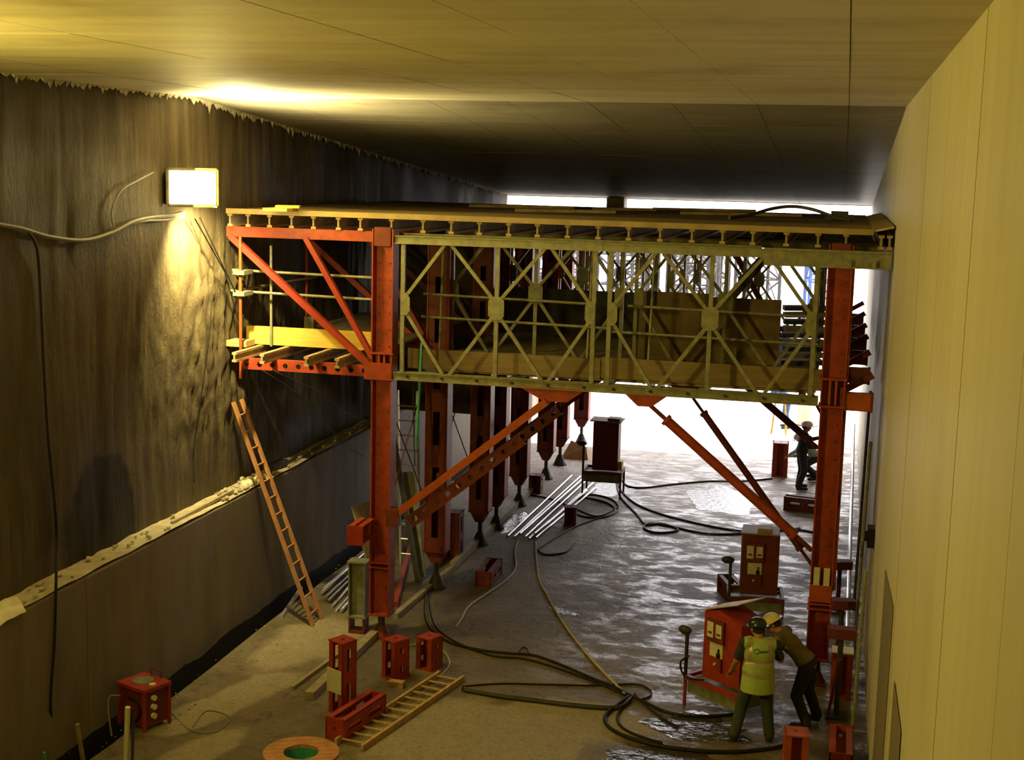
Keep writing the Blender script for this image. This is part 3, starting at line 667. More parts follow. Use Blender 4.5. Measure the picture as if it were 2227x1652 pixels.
# sheets and stacks standing on the platform
tag(MB().bb(-3.5, -2.24, 24.55, 24.58, 4.5, 5.72).build('plywood_sheet', 'ply_dark'), 'brown plywood sheet standing on the walkway, left of the pair', 'sheet')
tag(MB().bb(-2.22, -1.0, 24.62, 24.65, 4.5, 5.66).build('plywood_sheet', 'ply_dark'), 'brown plywood sheet standing on the walkway, right of the pair', 'sheet')
tag(MB().bb(-7.4, -3.6, 27.6, 27.64, 4.5, 5.42).build('plywood_sheet', 'dark_steel'), 'long dark sheet across the left half of the walkway', 'sheet')
tag(MB().bb(-9.84, -7.35, 29.5, 29.54, 2.36, 6.58).build('daylight_blocker', 'blocker_brown'), 'added dark brown sheet blocking daylight across the left bay behind the columns', 'sheet')  # added to keep daylight off the left wall
for i, (x_, y_, sd_) in enumerate([(-5.31, 33.9, 'left'), (-1.94, 33.9, 'right'), (-5.31, 37.8, 'left')]):
    dup(tp, (x_, y_, -.3), f'silhouetted truss panel in the {["fourth", "fourth", "last"][i]} row, {sd_} half')
for i in range(9):
    m_ = MB().bar((-.98+random.uniform(0, .05), 24.9, 4.54+i*.12), (-.25, 25.0+random.uniform(-.1, .1), 4.55+i*.12+random.uniform(-.02, .02)), .3, .08)
    tag(m_.build('stacked_beam', 'ply_dark' if i % 2 else 'dark_steel'), f'dark beam in the stack beside the right column, {ORD[i]} from the bottom', 'beam', 'stack of beams on the walkway')

# ------------------------------------------------------------------ braces
def left_brace(yy, label, m1='orange_paint', m2='red_dark'):
    t = thing('diagonal_brace', label, 'brace', (-5.8, yy, 2.0), 0, 'diagonal braces from the left columns')
    a, b = V((-6.95, yy-.1, 2.12)), V((-4.42, yy-.1, 4.2))
    MB().bar(a, b, .12, .13, (0, 1, 0)).build('upper_tube', m1, t)
    n_ = V((b-a).z, ) if 0 else (b-a).normalized(); up = V((-n_.z, 0, n_.x)); c = MB(); L_ = (b-a).length*.78; k_ = int(L_/.24)
    for i in range(k_):
        c.octplate(a+n_*(.15+(i+.5)*.24)-up*.24+V((0, .02, 0)), n_, up, (0, 1, 0), .24, .2, .012, .05)
    c.bar(a+n_*.15-up*.15+V((0, .08, 0)), a+n_*(.15+k_*.24)-up*.15+V((0, .08, 0)), .14, .015, up); c.bar(a+n_*.15-up*.34+V((0, .08, 0)), a+n_*(.15+k_*.24)-up*.34+V((0, .08, 0)), .14, .015, up)
    c.build('perforated_channel', m2, t)
    MB().prism([(-.55, .14), (.55, .14), (.25, -.08), (-.12, -.08)], (-4.35, yy-.12, 4.28), (1, 0, 0), (0, 0, 1), (0, 1, 0), .1).build('hanger_plate', 'red_paint', t)
    MB().bb(-7.05, -6.85, yy-.2, yy+.0, 1.95, 2.25).build('foot_fork', m2, t)
    return t
left_brace(Y1, 'orange diagonal brace rising from the front left column to the truss')
left_brace(Y2, 'dark red diagonal brace rising from the second left column', 'red_paint')
left_brace(28.7, 'dark red diagonal brace rising from the third row of left columns', 'red_dark')
left_brace(33.9, 'dark red diagonal brace far back in the left row', 'red_dark')
def prop(a, b, label, m_='red_paint', r=.075, plate=True):
    a, b = V(a), V(b); d = (b-a); t = thing('push_prop', label, 'brace', ((a.x+b.x)/2, (a.y+b.y)/2, b.z), 0, 'raking props to the right columns')
    MB().tube(a+d*.11, a+d*.9, r, 14).build('tube', m_, t, smooth=True)
    MB().tube(a, a+d*.13, r*.45, 10).build('screw_end', 'red_dark', t, smooth=True); MB().tube(a+d*.88, b, r*.5, 10).build('screw_end', 'red_dark', t, smooth=True)
    MB().tube(a+d*.108, a+d*.125, r*1.25, 14).tube(a+d*.885, a+d*.9, r*1.2, 14).build('collar', m_, t, smooth=True)
    if plate: MB().prism([(-.3, .1), (.35, .1), (.12, -.08), (-.1, -.08)], (a.x-.05, a.y-.05, a.z+.03), (1, 0, 0), (0, 0, 1), (0, 1, 0), .1).build('hanger_plate', 'red_paint', t)
    return t
prop((-2.82, Y1-.1, 4.27), (-.2, Y1-.1, 2.14), 'thick red raking prop in front, meeting the right column')
_a, _b = PY(1500, 855, Y2), PY(1690, 1122, Y2); _b = _a+(_b-_a)*((-.19-_a.x)/(_b.x-_a.x))
prop(_a, _b, 'steep dark red raking prop crossing behind the front one', 'red_dark', .06)
prop((-2.8, 28.6, 4.3), (-.19, 28.6, 2.25), 'dark red raking prop, third from the front', 'red_dark', .075)
prop((-2.8, 33.7, 6.4), (-.19, 33.75, 2.0), 'dark red raking prop, farthest back', 'red_dark', .075)
# thin cross wires between the left columns
def wire(pts, r, m_, label, name='tie_wire', cat='wire'):
    return tag(MB().path(pts, r, 6).build(name, m_, smooth=True), label, cat)
for i, (ya, yb_) in enumerate(((21.4, 24.0), (24.3, 27.2), (28.8, 30.8))):
    wire([(-7.25, ya, 4.2), (-7.25, yb_, 1.6)], .012, 'red_dark', f'thin cross tie falling away between left columns, {ORD[i]} bay', 'cross_tie', 'tie')
    wire([(-7.28, ya, 1.6), (-7.28, yb_, 4.2)], .012, 'red_dark', f'thin cross tie rising away between left columns, {ORD[i]} bay', 'cross_tie', 'tie')
p0 = PY(898, 830, 23.2); p1 = PY(902, 1010, 23.2); wire([p0, p1], .012, 'dark_steel', 'dark hanging wire left of the second slotted column')

# ------------------------------------------------------------------ things on the left wall
def wallpt(px, py, off=.05):
    p = PX(px, py, XL+.04); return V((XL+wdisp(p.y, p.z)+off, p.y, p.z))
wire(smoothpts([wallpt(*q) for q in ((-60, 478), (0, 488), (50, 498), (110, 515), (180, 522), (240, 505), (285, 482), (330, 473), (380, 468), (400, 462))]), .03, 'cable_grey', 'thick pale cable bundle sagging along the left wall to the floodlight', 'wall_cable', 'cable')
wire(smoothpts([wallpt(*q) for q in ((280, 486), (320, 480), (360, 478), (400, 470))]), .02, 'cable_grey', 'short pale cable under the floodlight, beside the bundle', 'wall_cable', 'cable')
wire(smoothpts([wallpt(*q) for q in ((245, 500), (240, 460), (262, 415), (300, 392), (335, 375))]), .012, 'cable_grey', 'thin looping cable left of the floodlight', 'wall_cable', 'cable')
cp = [wallpt(*q, .06) for q in ((60, 505), (78, 540), (88, 640), (92, 800), (98, 950), (112, 1100), (120, 1180))]
cp += [PX(122, 1255, XK+.03), PX(118, 1400, XK+.03), PX(110, 1540, XK+.03), PZ(128, 1610, .04), PZ(150, 1640, .03)]
wire(smoothpts(cp), .02, 'black_rubber', 'black cable hanging down the left wall over the ledge', 'wall_cable', 'cable')
wire([wallpt(408, 470, .25), V((-9.72, 21.05, 5.7)), V((-9.7, 21.2, 5.3))], .012, 'black_rubber', 'upper of two thin ropes running from the floodlight to the corner tube', 'stay_rope', 'rope')
wire([wallpt(404, 474, .2), wallpt(470, 590, .2), V((-9.75, 21.4, 4.95))], .012, 'black_rubber', 'lower of two thin ropes running from the floodlight to the platform', 'stay_rope', 'rope')
wire(smoothpts([wallpt(*q) for q in ((462, 640), (452, 720), (438, 840), (428, 960), (420, 1050))]), .008, 'black_rubber', 'thin dark string hanging down the lit patch of the left wall', 'wall_cable', 'cable')
wire(smoothpts([V((-9.2, 21.3, 4.4)), PX(690, 850, -9.9), PX(745, 893, -9.8), PX(800, 915, -9.75)]), .009, 'galv', 'thin wire sloping from the platform to the ledge', 'stay_wire', 'wire')
wire(smoothpts([V((-9.4, 21.3, 4.4)), PX(640, 850, -9.85), PX(700, 915, -9.75), PX(760, 972, -9.6), PX(802, 992, -9.55)]), .009, 'galv', 'lower thin wire sloping from the platform past the upstand wall', 'stay_wire', 'wire')
# ledge debris
rb = MB()
for i in range(140):
    yy = random.uniform(14.5, 30); 
    if random.random() < .5: yy = random.gauss(21.3, .5)
    s_ = random.uniform(.012, .045); x = random.uniform(-9.93, -9.63)
    rb.ell((x, yy, 2.33+s_*.5), (s_, s_*random.uniform(.7, 1.5), s_*.8), 6, 4)
tag(rb.build('ledge_rubble', 'rubble'), 'small pale rubble scattered on the ledge of the upstand wall', 'rubble', kind='stuff')
c0 = V((-9.78, 21.75, 2.34)); fm = MB()
for i in range(16): fm.ell(c0+V((random.uniform(-.13, .13), random.uniform(-.35, .35), random.uniform(0, .06))), (random.uniform(.04, .08),)*3, 8, 5)
tag(fm.build('foam_clump', 'pale_plastic', smooth=True), 'pale clump of foam on the ledge left of the wooden ladder', 'debris')
c0 = V((-9.8, 22.9, 2.33)); tag(MB().bar(c0+V((-.05, -.25, .07)), c0+V((.05, .3, .07)), .14, .12).ell(c0+V((0, -.3, .06)), (.09, .09, .07), 8, 5).build('rubble_sack', 'dark_steel', smooth=True), 'dark sack lying on the ledge behind the ladder', 'sack')
sh = MB(); g0 = PZ(-10, 1345, 2.36); NX = 7
for i in range(NX+1):
    for j in range(NX+1):
        u, v_ = i/NX, j/NX
        sh.v.append(V((-9.92+.36*u, 13.75+.95*v_+.1*math.sin(u*5), 2.36+.06*noise.noise((u*3, v_*4, 0))+(-.25*max(0, u-.8)*2))))
sh.f = [(i*(NX+1)+j, (i+1)*(NX+1)+j, (i+1)*(NX+1)+j+1, i*(NX+1)+j+1) for i in range(NX) for j in range(NX)]
k = len(sh.v); sh.v += [p-V((0, 0, .006)) for p in sh.v]; sh.f += [tuple(reversed([q+k for q in f])) for f in sh.f]
tag(sh.build('torn_sheet', 'pale_plastic', smooth=True), 'torn pale plastic sheet hanging over the ledge at the left picture edge', 'sheet')
tag(MB().bar((-9.75, 18.8, 2.33), (-9.72, 20.9, 2.37), .05, .05).build('lath', 'timber_grey'), 'thin lath lying along the ledge', 'lath')
kb = MB()                                                          # grit along the gutter edge
for i in range(170):
    yy = random.uniform(15, 30); s_ = random.uniform(.006, .02); kb.ell((-9.33+abs(random.gauss(0, .35)), yy, s_*.5), (s_, s_*1.2, s_*.8), 5, 4)
tag(kb.build('floor_grit', 'timber_grey'), 'loose grit along the gutter edge of the floor', 'grit', kind='stuff')

# ------------------------------------------------------------------ ladders
t = thing('ladder', 'orange wooden ladder leaning against the rough left wall', 'ladder', (-8.45, 21.7, 0))
A, B = V((-8.45, 21.55, 0)), V((-9.9, 21.5, 3.8)); wv = V((0, .19, 0))
for s in (-1, 1): MB().bar(A+wv*s*1.1, B+wv*s*.85, .045, .085, (0, 1, 0)).build('stile', 'timber_orange', t)
rg0 = MB().tube((0, -.2, 0), (0, .2, 0), .017, 8).build('rung', 'timber_orange', t, True, smooth=True)
for i in range(13):
    p = A.lerp(B, .05+i*.074)-V((-8.45, 21.7, 0))
    if i == 0: rg0.location = p
    else: share('rung', rg0, p, t)
q = [PZ(735, 1612), PZ(783, 1640), PZ(1008, 1478), PZ(955, 1472)]
lo_ = (q[0]+q[1])/2; t = thing('ladder', 'wooden ladder lying flat on the floor beside the red box sections', 'ladder', lo_)
e0, e1 = (q[0]+q[1])/2, (q[2]+q[3])/2; d_ = (e1-e0).normalized(); sd_ = V((d_.y, -d_.x, 0)); L_ = (e1-e0).length; Hw = .21
for s in (-1, 1): MB().bar(e0+sd_*Hw*s+V((0, 0, .045)), e1+sd_*Hw*s+V((0, 0, .045)), .045, .085).build('stile', 'timber', t)
rg0 = MB().tube(sd_*-Hw, sd_*Hw, .017, 8).build('rung', 'timber', t, True, smooth=True)
for i in range(12):
    p = d_*(.12+i*(L_-.24)/11)+V((0, 0, .05))
    if i == 0: rg0.location = p
    else: share('rung', rg0, p, t)
# far ladder seen between the columns
t = thing('ladder', 'metal ladder leaning behind the front left column', 'ladder', (-8.1, 25.6, 0))
for s in (-1, 1): MB().bar((-8.0+s*.2, 25.4, 0), (-8.3+s*.2, 26.0, 3.4), .03, .07, (0, 1, 0)).build('stile', 'steel_tube', t)
for i in range(11):
    f_ = .06+i*.085; c_ = V((-8.0, 25.4, 0)).lerp(V((-8.3, 26.0, 3.4)), f_); MB().tube(c_-V((.2, 0, 0)), c_+V((.2, 0, 0)), .015, 6).build('rung', 'steel_tube', t)
a_ = PZ(905, 1110); tag(MB().bar((-7.55, 24.6, .02), (-7.9, 24.9, 2.0), .22, .05, (0, 1, 0)).build('leaning_plank', 'grey_green'), 'greenish plank leaning between the left columns', 'plank')
tag(MB().bar((-7.5, 24.3, 0.02), (-8.15, 24.7, 2.7), .09, .07, (0, 1, 0)).build('leaning_plank', 'dark_steel'), 'dark narrow bar leaning between the left columns', 'bar')
pa, pb = PZ(800, 1170), PZ(770, 1110, .9)
tag(MB().add([(-8.75, 25.0, 0), (-8.35, 26.4, 0), (-8.75, 26.5, 1.15), (-9.15, 25.1, 1.15), (-8.73, 25.0, 0.0), (-8.33, 26.4, 0), (-8.73, 26.5, 1.16), (-9.13, 25.1, 1.16)], [(0,1,2,3),(7,6,5,4),(4,5,1,0),(5,6,2,1),(6,7,3,2),(7,4,0,3)]).build('leaning_board', 'ply'), 'plywood board leaning on the upstand wall behind the left column', 'board')

# ------------------------------------------------------------------ red box sections
def stub(loc, rz, L_, w, label, up=False, m_='red_paint', tape=False, hgt=None, group='short red box sections'):
    h = hgt or w
    t = thing('box_section', label, 'steel section', (loc[0], loc[1], 0), rz, group)
    T = .02
    def X_(p):                                       # local: length along y
        x, y, z = p
        return (x, -(z-h/2), y) if up else (x, y-L_/2, z)
    def put(nm, mb):
        mb.v = [V(X_(p)) for p in mb.v]; 
        if not up: pass
        return mb.build(nm, m_, t, True)
    sl = [(L_*.10, L_*.42), (L_*.58, L_*.9)] if L_ > .7 else [(L_*.18, L_*.34), (L_*.66, L_*.82)]
    for s in (-1, 1):
        put('side_plate', MB().slotplate((s*(w/2), 0, h*.5), (0, 0, 1), (0, 1, 0), (-s, 0, 0), h*.98, L_, T, sl, h*.28))
        for z_ in (T/2, h-T/2): put('flange', MB().bb(s*(w/2)-(.28*w if s > 0 else 0), s*(w/2)+(.28*w if s < 0 else 0), .01, L_-.01, z_-T/2, z_+T/2))
    for y_ in (0, L_-T): put('end_plate', MB().octplate((0, y_, h/2), (1, 0, 0), (0, 0, 1), (0, 1, 0), w*1.06, h*1.06, T, .035))
    put('web', MB().bb(-w/2+T, w/2-T, T, L_-T, h*.42, h*.45))
    if tape:
        MB().bb(-w/2-.012, w/2+.006, -h/2-.03, -h/2-.012, L_*.30, L_*.62).build('pale_tape', 'panel_white', t, True)
    if not up:
        for c_ in t.children: c_.location = (0, 0, h*.03)
    return t
def mid(*ps): 
    s_ = V((0, 0, 0))
    for p in ps: s_ += V(p)
    return s_/len(ps)
stub((-6.66, 17.98), R(-28), 1.08, .28, 'tall upright red box section with pale tape, next to the flat ladder', True, 'red_fresh', True)
p, q = PZ(733, 1605), PZ(800, 1560); d_ = q-p
stub(PZ(775, 1578), math.atan2(d_.y, d_.x)-math.pi/2, 1.12, .3, 'open red box section lying beside the flat wooden ladder', False, 'red_fresh')
stub((-6.36, 19.5), R(-30), .62, .3, 'short upright red box section standing on a timber block', True, 'red_fresh')
stub((-5.98, 20.05), R(-20), .52, .3, 'short open red box section behind the upright one', True, 'red_paint')
p, q = PZ(1045, 1285), PZ(1080, 1240); d_ = q-p
stub(mid(p, q), math.atan2(d_.y, d_.x)-math.pi/2, .95, .3, 'dark red box section lying beside the pale rope', False, 'red_dark')
stub(PZ(1240, 1140), R(8), .42, .26, 'small dark red box section beside the scaffold tubes', True, 'red_dark')
stub(PZ(1165, 1070), R(0), .45, .3, 'small red box section far back by the left columns', True, 'red_dark')
stub(PZ(985, 1215), R(0), 1.0, .34, 'upright dark red box section between the second and third left columns', True, 'red_dark')
stub(PZ(1588, 1295), R(20), .75, .3, 'open dark red box section lying behind the second cabinet', False, 'red_dark')
stub((-.22, 17.2), R(6), .8, .30, 'orange box section standing at the bottom edge, right of the workers', True, 'orange_paint')
stub((.36, 18.3), R(0), 1.0, .30, 'red box section lying along the right wall, front one', False, 'red_paint')
stub((.35, 20.75), R(3), .7, .30, 'red box section carrying a bright white sheet by the right wall', True, 'red_paint')
stub((-1.3, 36.4), R(4), .9, .4, 'red box section standing beside the far worker in the white helmet', True, 'red_paint')
stub((-.55, 32.6), R(80), .9, .32, 'dark red box section lying behind the right column', False, 'red_dark')
tag(MB().bar((.35-.16, 20.75, .725), (.35+.16, 20.75, .725), .3, .02).build('white_label', 'white_sheet'), 'bright white sheet on top of a red box section by the right wall', 'sheet')
pb_ = PZ(875, 1478); tag(MB().bb(pb_.x-.12, pb_.x+.12, pb_.y-.35, pb_.y-.22, 0, .09).build('timber_block', 'timber'), 'small pale timber block in front of the short red box section', 'block')
# twin channel stub on the front left column, green I stub beside it
t = thing('twin_channel', 'red twin channel stub bolted to the front left column', 'beam', (-7.35, 20.8, 1.75))
for s in (-1, 1): MB().channel((-7.38+s*.075, 20.45, 1.92), (-7.38+s*.075, 21.03, 1.92), .1, .3, .015, side=-s).build('channel', 'red_paint', t)
MB().bb(-7.52, -7.24, 20.43, 20.45, 1.76, 2.08).build('end_plate', 'red_fresh', t)
gp = PZ(780, 1375); t = thing('i_section_stub', 'grey-green I-section stub standing left of the front left column', 'beam', (gp.x, gp.y, 0))
gx, gy = gp.x-.02, gp.y+.05
MB().bb(gx-.15, gx-.13, gy-.12, gy+.12, .3, 1.22).bb(gx+.13, gx+.15, gy-.12, gy+.12, .3, 1.22).bb(gx-.14, gx+.14, gy-.01, gy+.01, .3, 1.22).build('shaft', 'grey_green', t)
MB().bb(gx-.17, gx+.17, gy-.13, gy+.13, 1.22, 1.25).build('end_plate', 'grey_green', t); MB().bb(gx-.17, gx+.17, gy-.13, gy+.13, .27, .3).build('end_plate', 'grey_green', t)
MB().bb(gx-.14, gx+.14, gy-.12, gy+.12, 0, .05).bb(gx-.14, gx-.11, gy-.12, gy+.12, .05, .27).bb(gx+.11, gx+.14, gy-.12, gy+.12, .05, .27).build('red_foot', 'red_dark', t)
# beams and boards on the floor
def floorbeam(pa, pb, w_, h_, m_, label, name='floor_beam', cat='beam'):
    a_, b_ = PZ(*pa), PZ(*pb); a_.z = b_.z = h_/2
    return tag(MB().bar(a_, b_, w_, h_).build(name, m_), label, cat)
floorbeam((635, 1500), (760, 1408), .06, .06, 'timber_grey', 'thin batten on the floor left of the upright red box section', 'batten', 'batten')
floorbeam((672, 1522), (815, 1385), .14, .12, 'timber_grey', 'long timber bearer on the floor running under the front left column', 'bearer', 'timber')
floorbeam((860, 1345), (985, 1238), .10, .1, 'timber_grey', 'timber bearer on the floor between the first two left columns', 'bearer', 'timber')
floorbeam((985, 1236), (1180, 1046), .12, .14, 'timber_grey', 'long bearer on the floor along the left row of columns', 'bearer', 'timber')
floorbeam((860, 1320), (905, 1140), .08, .1, 'red_paint', 'red bar sloping down behind the front left column', 'red_bar', 'bar')
floorbeam((612, 1345), (655, 1282), .05, .06, 'steel_tube', 'single steel prop lying by the gutter', 'steel_prop', 'prop')
# steel tubes
random.seed(21)
def tubes(plist, group, lab):
    for i, (pa, pb, z_) in enumerate(plist):
        a_, b_ = PZ(*pa), PZ(*pb); a_.z = b_.z = .028+z_
        tag(MB().tube(a_, b_, .026, 10).build('scaffold_tube', 'steel_tube', smooth=True), f'{lab}, {ORD[i]} from the left', 'tube', group)
tubes([((1104, 1168), (1243, 1036), 0), ((1118, 1170), (1262, 1038), 0), ((1130, 1168), (1268, 1046), .05), ((1142, 1170), (1282, 1040), 0), ((1150, 1174), (1290, 1052), 0), ((1162, 1168), (1276, 1072), .05), ((1165, 1172), (1296, 1062), 0)], 'bright tubes beside the cabinet', 'shiny steel tube lying in the bundle left of the far cabinet')
tubes([((704, 1282), (792, 1206), 0), ((710, 1300), (800, 1215), .0), ((716, 1312), (800, 1228), .05), ((722, 1322), (790, 1246), 0), ((730, 1332), (800, 1252), 0), ((742, 1334), (806, 1262), .05), ((700, 1296), (770, 1232), .05), ((736, 1318), (800, 1238), .1)], 'tubes behind the leaning ladder', 'grey steel tube heaped behind the foot of the leaning ladder')
# ------------------------------------------------------------------ generator, drum, posts
gp = mid(PZ(262, 1575), PZ(318, 1590), PZ(345, 1565)); t = thing('site_transformer', 'red cube-shaped site transformer standing by the gutter', 'transformer', (gp.x, gp.y+.08, 0), R(-22))
w_, d_, h_ = .5, .42, .62
MB().bb(-w_/2, w_/2, -d_/2, d_/2, .06, h_-.05).build('body', 'red_dark', t, True)
MB().bb(-w_/2-.03, w_/2+.05, -d_/2-.04, d_/2+.03, h_-.05, h_).build('lid', 'red_fresh', t, True)
MB().lathe([(.15, 0), (.15, .012), (0, .012)], (-.02, 0, h_), 18).build('top_dial', 'grey_green', t, True)
MB().lathe([(.05, 0), (.05, .015), (0, .015)], (.2, -.02, h_), 12).build('top_cap', 'pale_plastic', t, True)
for s in (-1, 1):
    for u in (-1, 1): MB().bar((s*(w_/2+.01), u*(d_/2+.01), 0), (s*(w_/2+.01), u*(d_/2+.01), h_-.04), .04, .04, (0, 1, 0)).build('corner_post', 'red_fresh', t, True)
for k_ in range(3): MB().tube((w_/2, -.06, .2+k_*.13), (w_/2+.05, -.06, .2+k_*.13), .04, 10).build('socket', 'pale_plastic', t, True, smooth=True)
MB().path(smoothpts([V((.1, d_/2, h_)), V((.1, d_/2, h_+.1)), V((-.08, d_/2, h_+.1)), V((-.08, d_/2, h_))]), .012, 6).build('carry_handle', 'red_dark', t, True)
MB().path(smoothpts([V((-.02, -d_/2-.01, .15)), V((.1, -d_/2-.03, .14)), V((.2, -d_/2-.03, .3)), V((.12, -d_/2-.03, .42)), V((-.05, -d_/2-.02, .43))]), .014, 6).build('lead', 'black_rubber', t, True)
def hose(pts, r, m_, label, name='hose', cat='hose', z=None, k_=6):
    ps = [PZ(*p_[:2], (p_[2] if len(p_) > 2 else r)) for p_ in pts]
    return tag(MB().path(smoothpts(ps, k_), r, 7).build(name, m_, smooth=True), label, cat)
hose([(262, 1512, .5), (238, 1515, .5), (236, 1550, .3), (243, 1600)], .012, 'cable_grey', 'pale cable drooping from the left side of the transformer', 'cable', 'cable')
hose([(345, 1520, .4), (362, 1540, .2), (385, 1562), (420, 1590), (470, 1590), (500, 1560), (450, 1545), (420, 1580)], .01, 'cable_grey', 'thin pale cable coiled on the floor right of the transformer', 'cable', 'cable')
pp = PZ(285, 1700); t = tag(MB().tube((-8.5, 15.05, 0), (-8.42, 15.0, 1.0), .035, 12).build('marker_post', 'panel_white', smooth=True), 'pale upright post in front of the red transformer', 'post')
tag(MB().bar((-8.38, 15.0, 0), (-8.4, 15.1, .95), .03, .03, (0, 1, 0)).build('marker_stake', 'dark_steel'), 'dark stake beside the pale post', 'stake')
tag(MB().tube((-9.28, 14.55, 0), (-9.3, 14.5, .5), .02, 8).build('teal_rod', 'teal', smooth=True), 'teal rod at the bottom left picture corner', 'rod')
tag(MB().bar((-9.42, 15.6, -.13), (-9.44, 15.5, .45), .04, .05, (0, 1, 0)).build('gutter_stake', 'timber_grey'), 'wooden stake in the gutter left of the transformer', 'stake')
dc = PZ(655, 1632, .6); t = thing('cable_drum', 'wooden cable drum at the bottom picture edge', 'drum', (dc.x, dc.y, 0), R(25))
RO, RI = .47, .25
MB().lathe([(RI, .05), (RI, .55), (RI-.03, .55), (RI-.03, .05)], (0, 0, 0), 24).build('core', 'teal', t, True)
for zt in (0.0, .54):
    y_ = -RO
    while y_ < RO-.01:
        y2 = min(y_+.117, RO); ym = (y_+y2)/2
        def hw(yv, r): return math.sqrt(max(0, r*r-yv*yv))
        N_ = 4; ysq = [y_+.004+(y2-y_-.008)*i/N_ for i in range(N_+1)]
        inr = [hw(yv, RI-.03) for yv in ysq]
        if max(inr) <= .01:
            poly = [(hw(v_, RO), v_) for v_ in ysq]+[(-hw(v_, RO), v_) for v_ in reversed(ysq)]
            MB().prism(poly, (0, 0, zt), (1, 0, 0), (0, 1, 0), (0, 0, 1), .05).build('flange_board', 'timber_orange', t, True)
        else:
            for s in (-1, 1):
                poly = [(s*hw(v_, RO), v_) for v_ in ysq]+[(s*inr[N_-i], v_) for i, v_ in enumerate(reversed(ysq))]
                if s < 0: poly = poly[::-1]
                MB().prism(poly, (0, 0, zt), (1, 0, 0), (0, 1, 0), (0, 0, 1), .05).build('flange_board', 'timber_orange', t, True)
        y_ = y2
# ------------------------------------------------------------------ red power cabinets
def cabinet(loc, rz, label, z0=.45, h=1.08, w=.72, d=.5, gable=.13, body='red_fresh', lid=True, front=True):
    t = thing('power_cabinet', label, 'cabinet', (loc[0], loc[1], 0), rz, 'red power cabinets')
    MB().prism([(-w/2, 0), (w/2, 0), (w/2, h-gable), (-.08, h), (-w/2, h-gable*.6)], (0, -d/2, z0), (1, 0, 0), (0, 0, 1), (0, 1, 0), d).build('body', body, t, True)
    if front:
        y = -d/2
        MB().bb(-.27, .06, y-.05, y, z0+h*.55, z0+h*.86).build('meter_box', 'red_dark', t, True)
        MB().bb(-.25, -.13, y-.058, y-.05, z0+h*.61, z0+h*.82).build('meter', 'panel_white', t, True); MB().bb(-.08, .03, y-.058, y-.05, z0+h*.63, z0+h*.81).build('meter', 'panel_white', t, True)
        for xx in (-.19, -.025): MB().bb(xx-.035, xx+.035, y-.062, y-.058, z0+h*.66, z0+h*.69).build('meter_scale', 'red_dark', t, True)
        sp = MB().bb(-.22, .03, y-.015, y, z0+h*.34, z0+h*.53).build('switch_plate', 'panel_white', t, True)
        MB().ell((-.04, y-.03, z0+h*.38), (.035, .025, .045), 10, 6).bar((-.04, y-.03, z0+h*.38), (-.035, y-.03, z0+h*.47), .02, .02).build('switch_lever', 'black_rubber', sp, True)
        MB().tube((-.11, y, z0+h*.24), (-.11, y-.03, z0+h*.24), .02, 10).build('push_button', 'pale_plastic', t, True, smooth=True)
        MB().bar((-.0, y-.02, z0+h*.33), (.0, y-.02, z0+h*.16), .06, .04, (0, 1, 0)).build('cable_gland', 'red_dark', t, True)
    if lid: MB().add([(-w/2-.04, -d/2-.03, z0+h-gable*.62), (.30, -d/2-.03, z0+h+.17), (.34, d/2, z0+h+.2), (-w/2-.04, d/2, z0+h-gable*.6), (-w/2-.04, -d/2-.03, z0+h-gable*.62+.015), (.30, -d/2-.03, z0+h+.185), (.34, d/2, z0+h+.215), (-w/2-.04, d/2, z0+h-gable*.6+.015)],
                     [(3,2,1,0),(4,5,6,7),(0,1,5,4),(1,2,6,5),(2,3,7,6),(3,0,4,7)]).build('open_lid', 'ply', t, True)
    fr = 'red_fresh' if body == 'red_fresh' else 'red_dark'
    for y_ in (-d/2-.14, d/2+.08): MB().bar((-w/2-.22, y_, z0-.04), (w/2+.12, y_, z0-.04), .05, .07).build('frame_rail', fr, t, True)
    for x_ in (-w/2-.2, w/2+.1): MB().bar((x_, -d/2-.14, z0-.04), (x_, d/2+.08, z0-.04), .05, .06).build('frame_crossbar', fr, t, True)
    for x_ in (-w/2-.2, w/2+.1):
        for y_ in (-d/2-.14, d/2+.08): MB().tube((x_, y_, 0), (x_, y_, z0-.02), .025, 8).build('frame_leg', fr, t, True)
    MB().bb(-w/2-.18, w/2+.08, -d/2-.1, d/2+.05, z0-.28, z0-.08).build('tank', 'grey_green', t, True)
    MB().tube((-w/2-.2, -d/2-.14, z0-.1), (-w/2-.2, -d/2-.14, z0+.62), .028, 8).build('handle_post', 'dark_steel', t, True)
    MB().ell((-w/2-.25, -d/2-.14, z0+.66), (.12, .07, .07), 10, 6).build('pump_head', 'dark_steel', t, True, smooth=True)
    return t
cabinet((-1.22, 19.6), R(-38), 'bright red power cabinet with open lid beside the worker in the vest', z0=.50)
cabinet((-1.15, 24.75), R(6), 'dark red power cabinet behind the one with the open lid', z0=.32, h=1.12, w=.66, gable=.01, body='red_dark', lid=False)
cabinet((-5.33, 32.7), R(2), 'dark red power cabinet on legs far back in the middle of the floor', z0=.65, h=1.18, w=.62, gable=.02, body='red_dark', lid=False, front=False)
tag(MB().bb(-1.49, -.82, 24.45, 25.05, 1.445, 1.47).bb(-1.2, -.95, 24.5, 24.8, 1.47, 1.55).build('lid_sheet', 'ply'), 'pale lid lying on the second red cabinet', 'lid')
tag(MB().bb(-5.72, -4.95, 32.4, 33.0, 1.845, 1.87).bb(-5.3, -5.0, 32.5, 32.8, 1.87, 1.93).build('lid_sheet', 'ply_dark'), 'flat lid on the far red cabinet', 'lid')
pz = PZ(1365, 1000, .55); tag(MB().bb(pz.x-.12, pz.x+.12, 32.6, 32.85, .66, .86).build('yellow_box', 'toe_yellow'), 'small yellow box beside the far red cabinet', 'box')
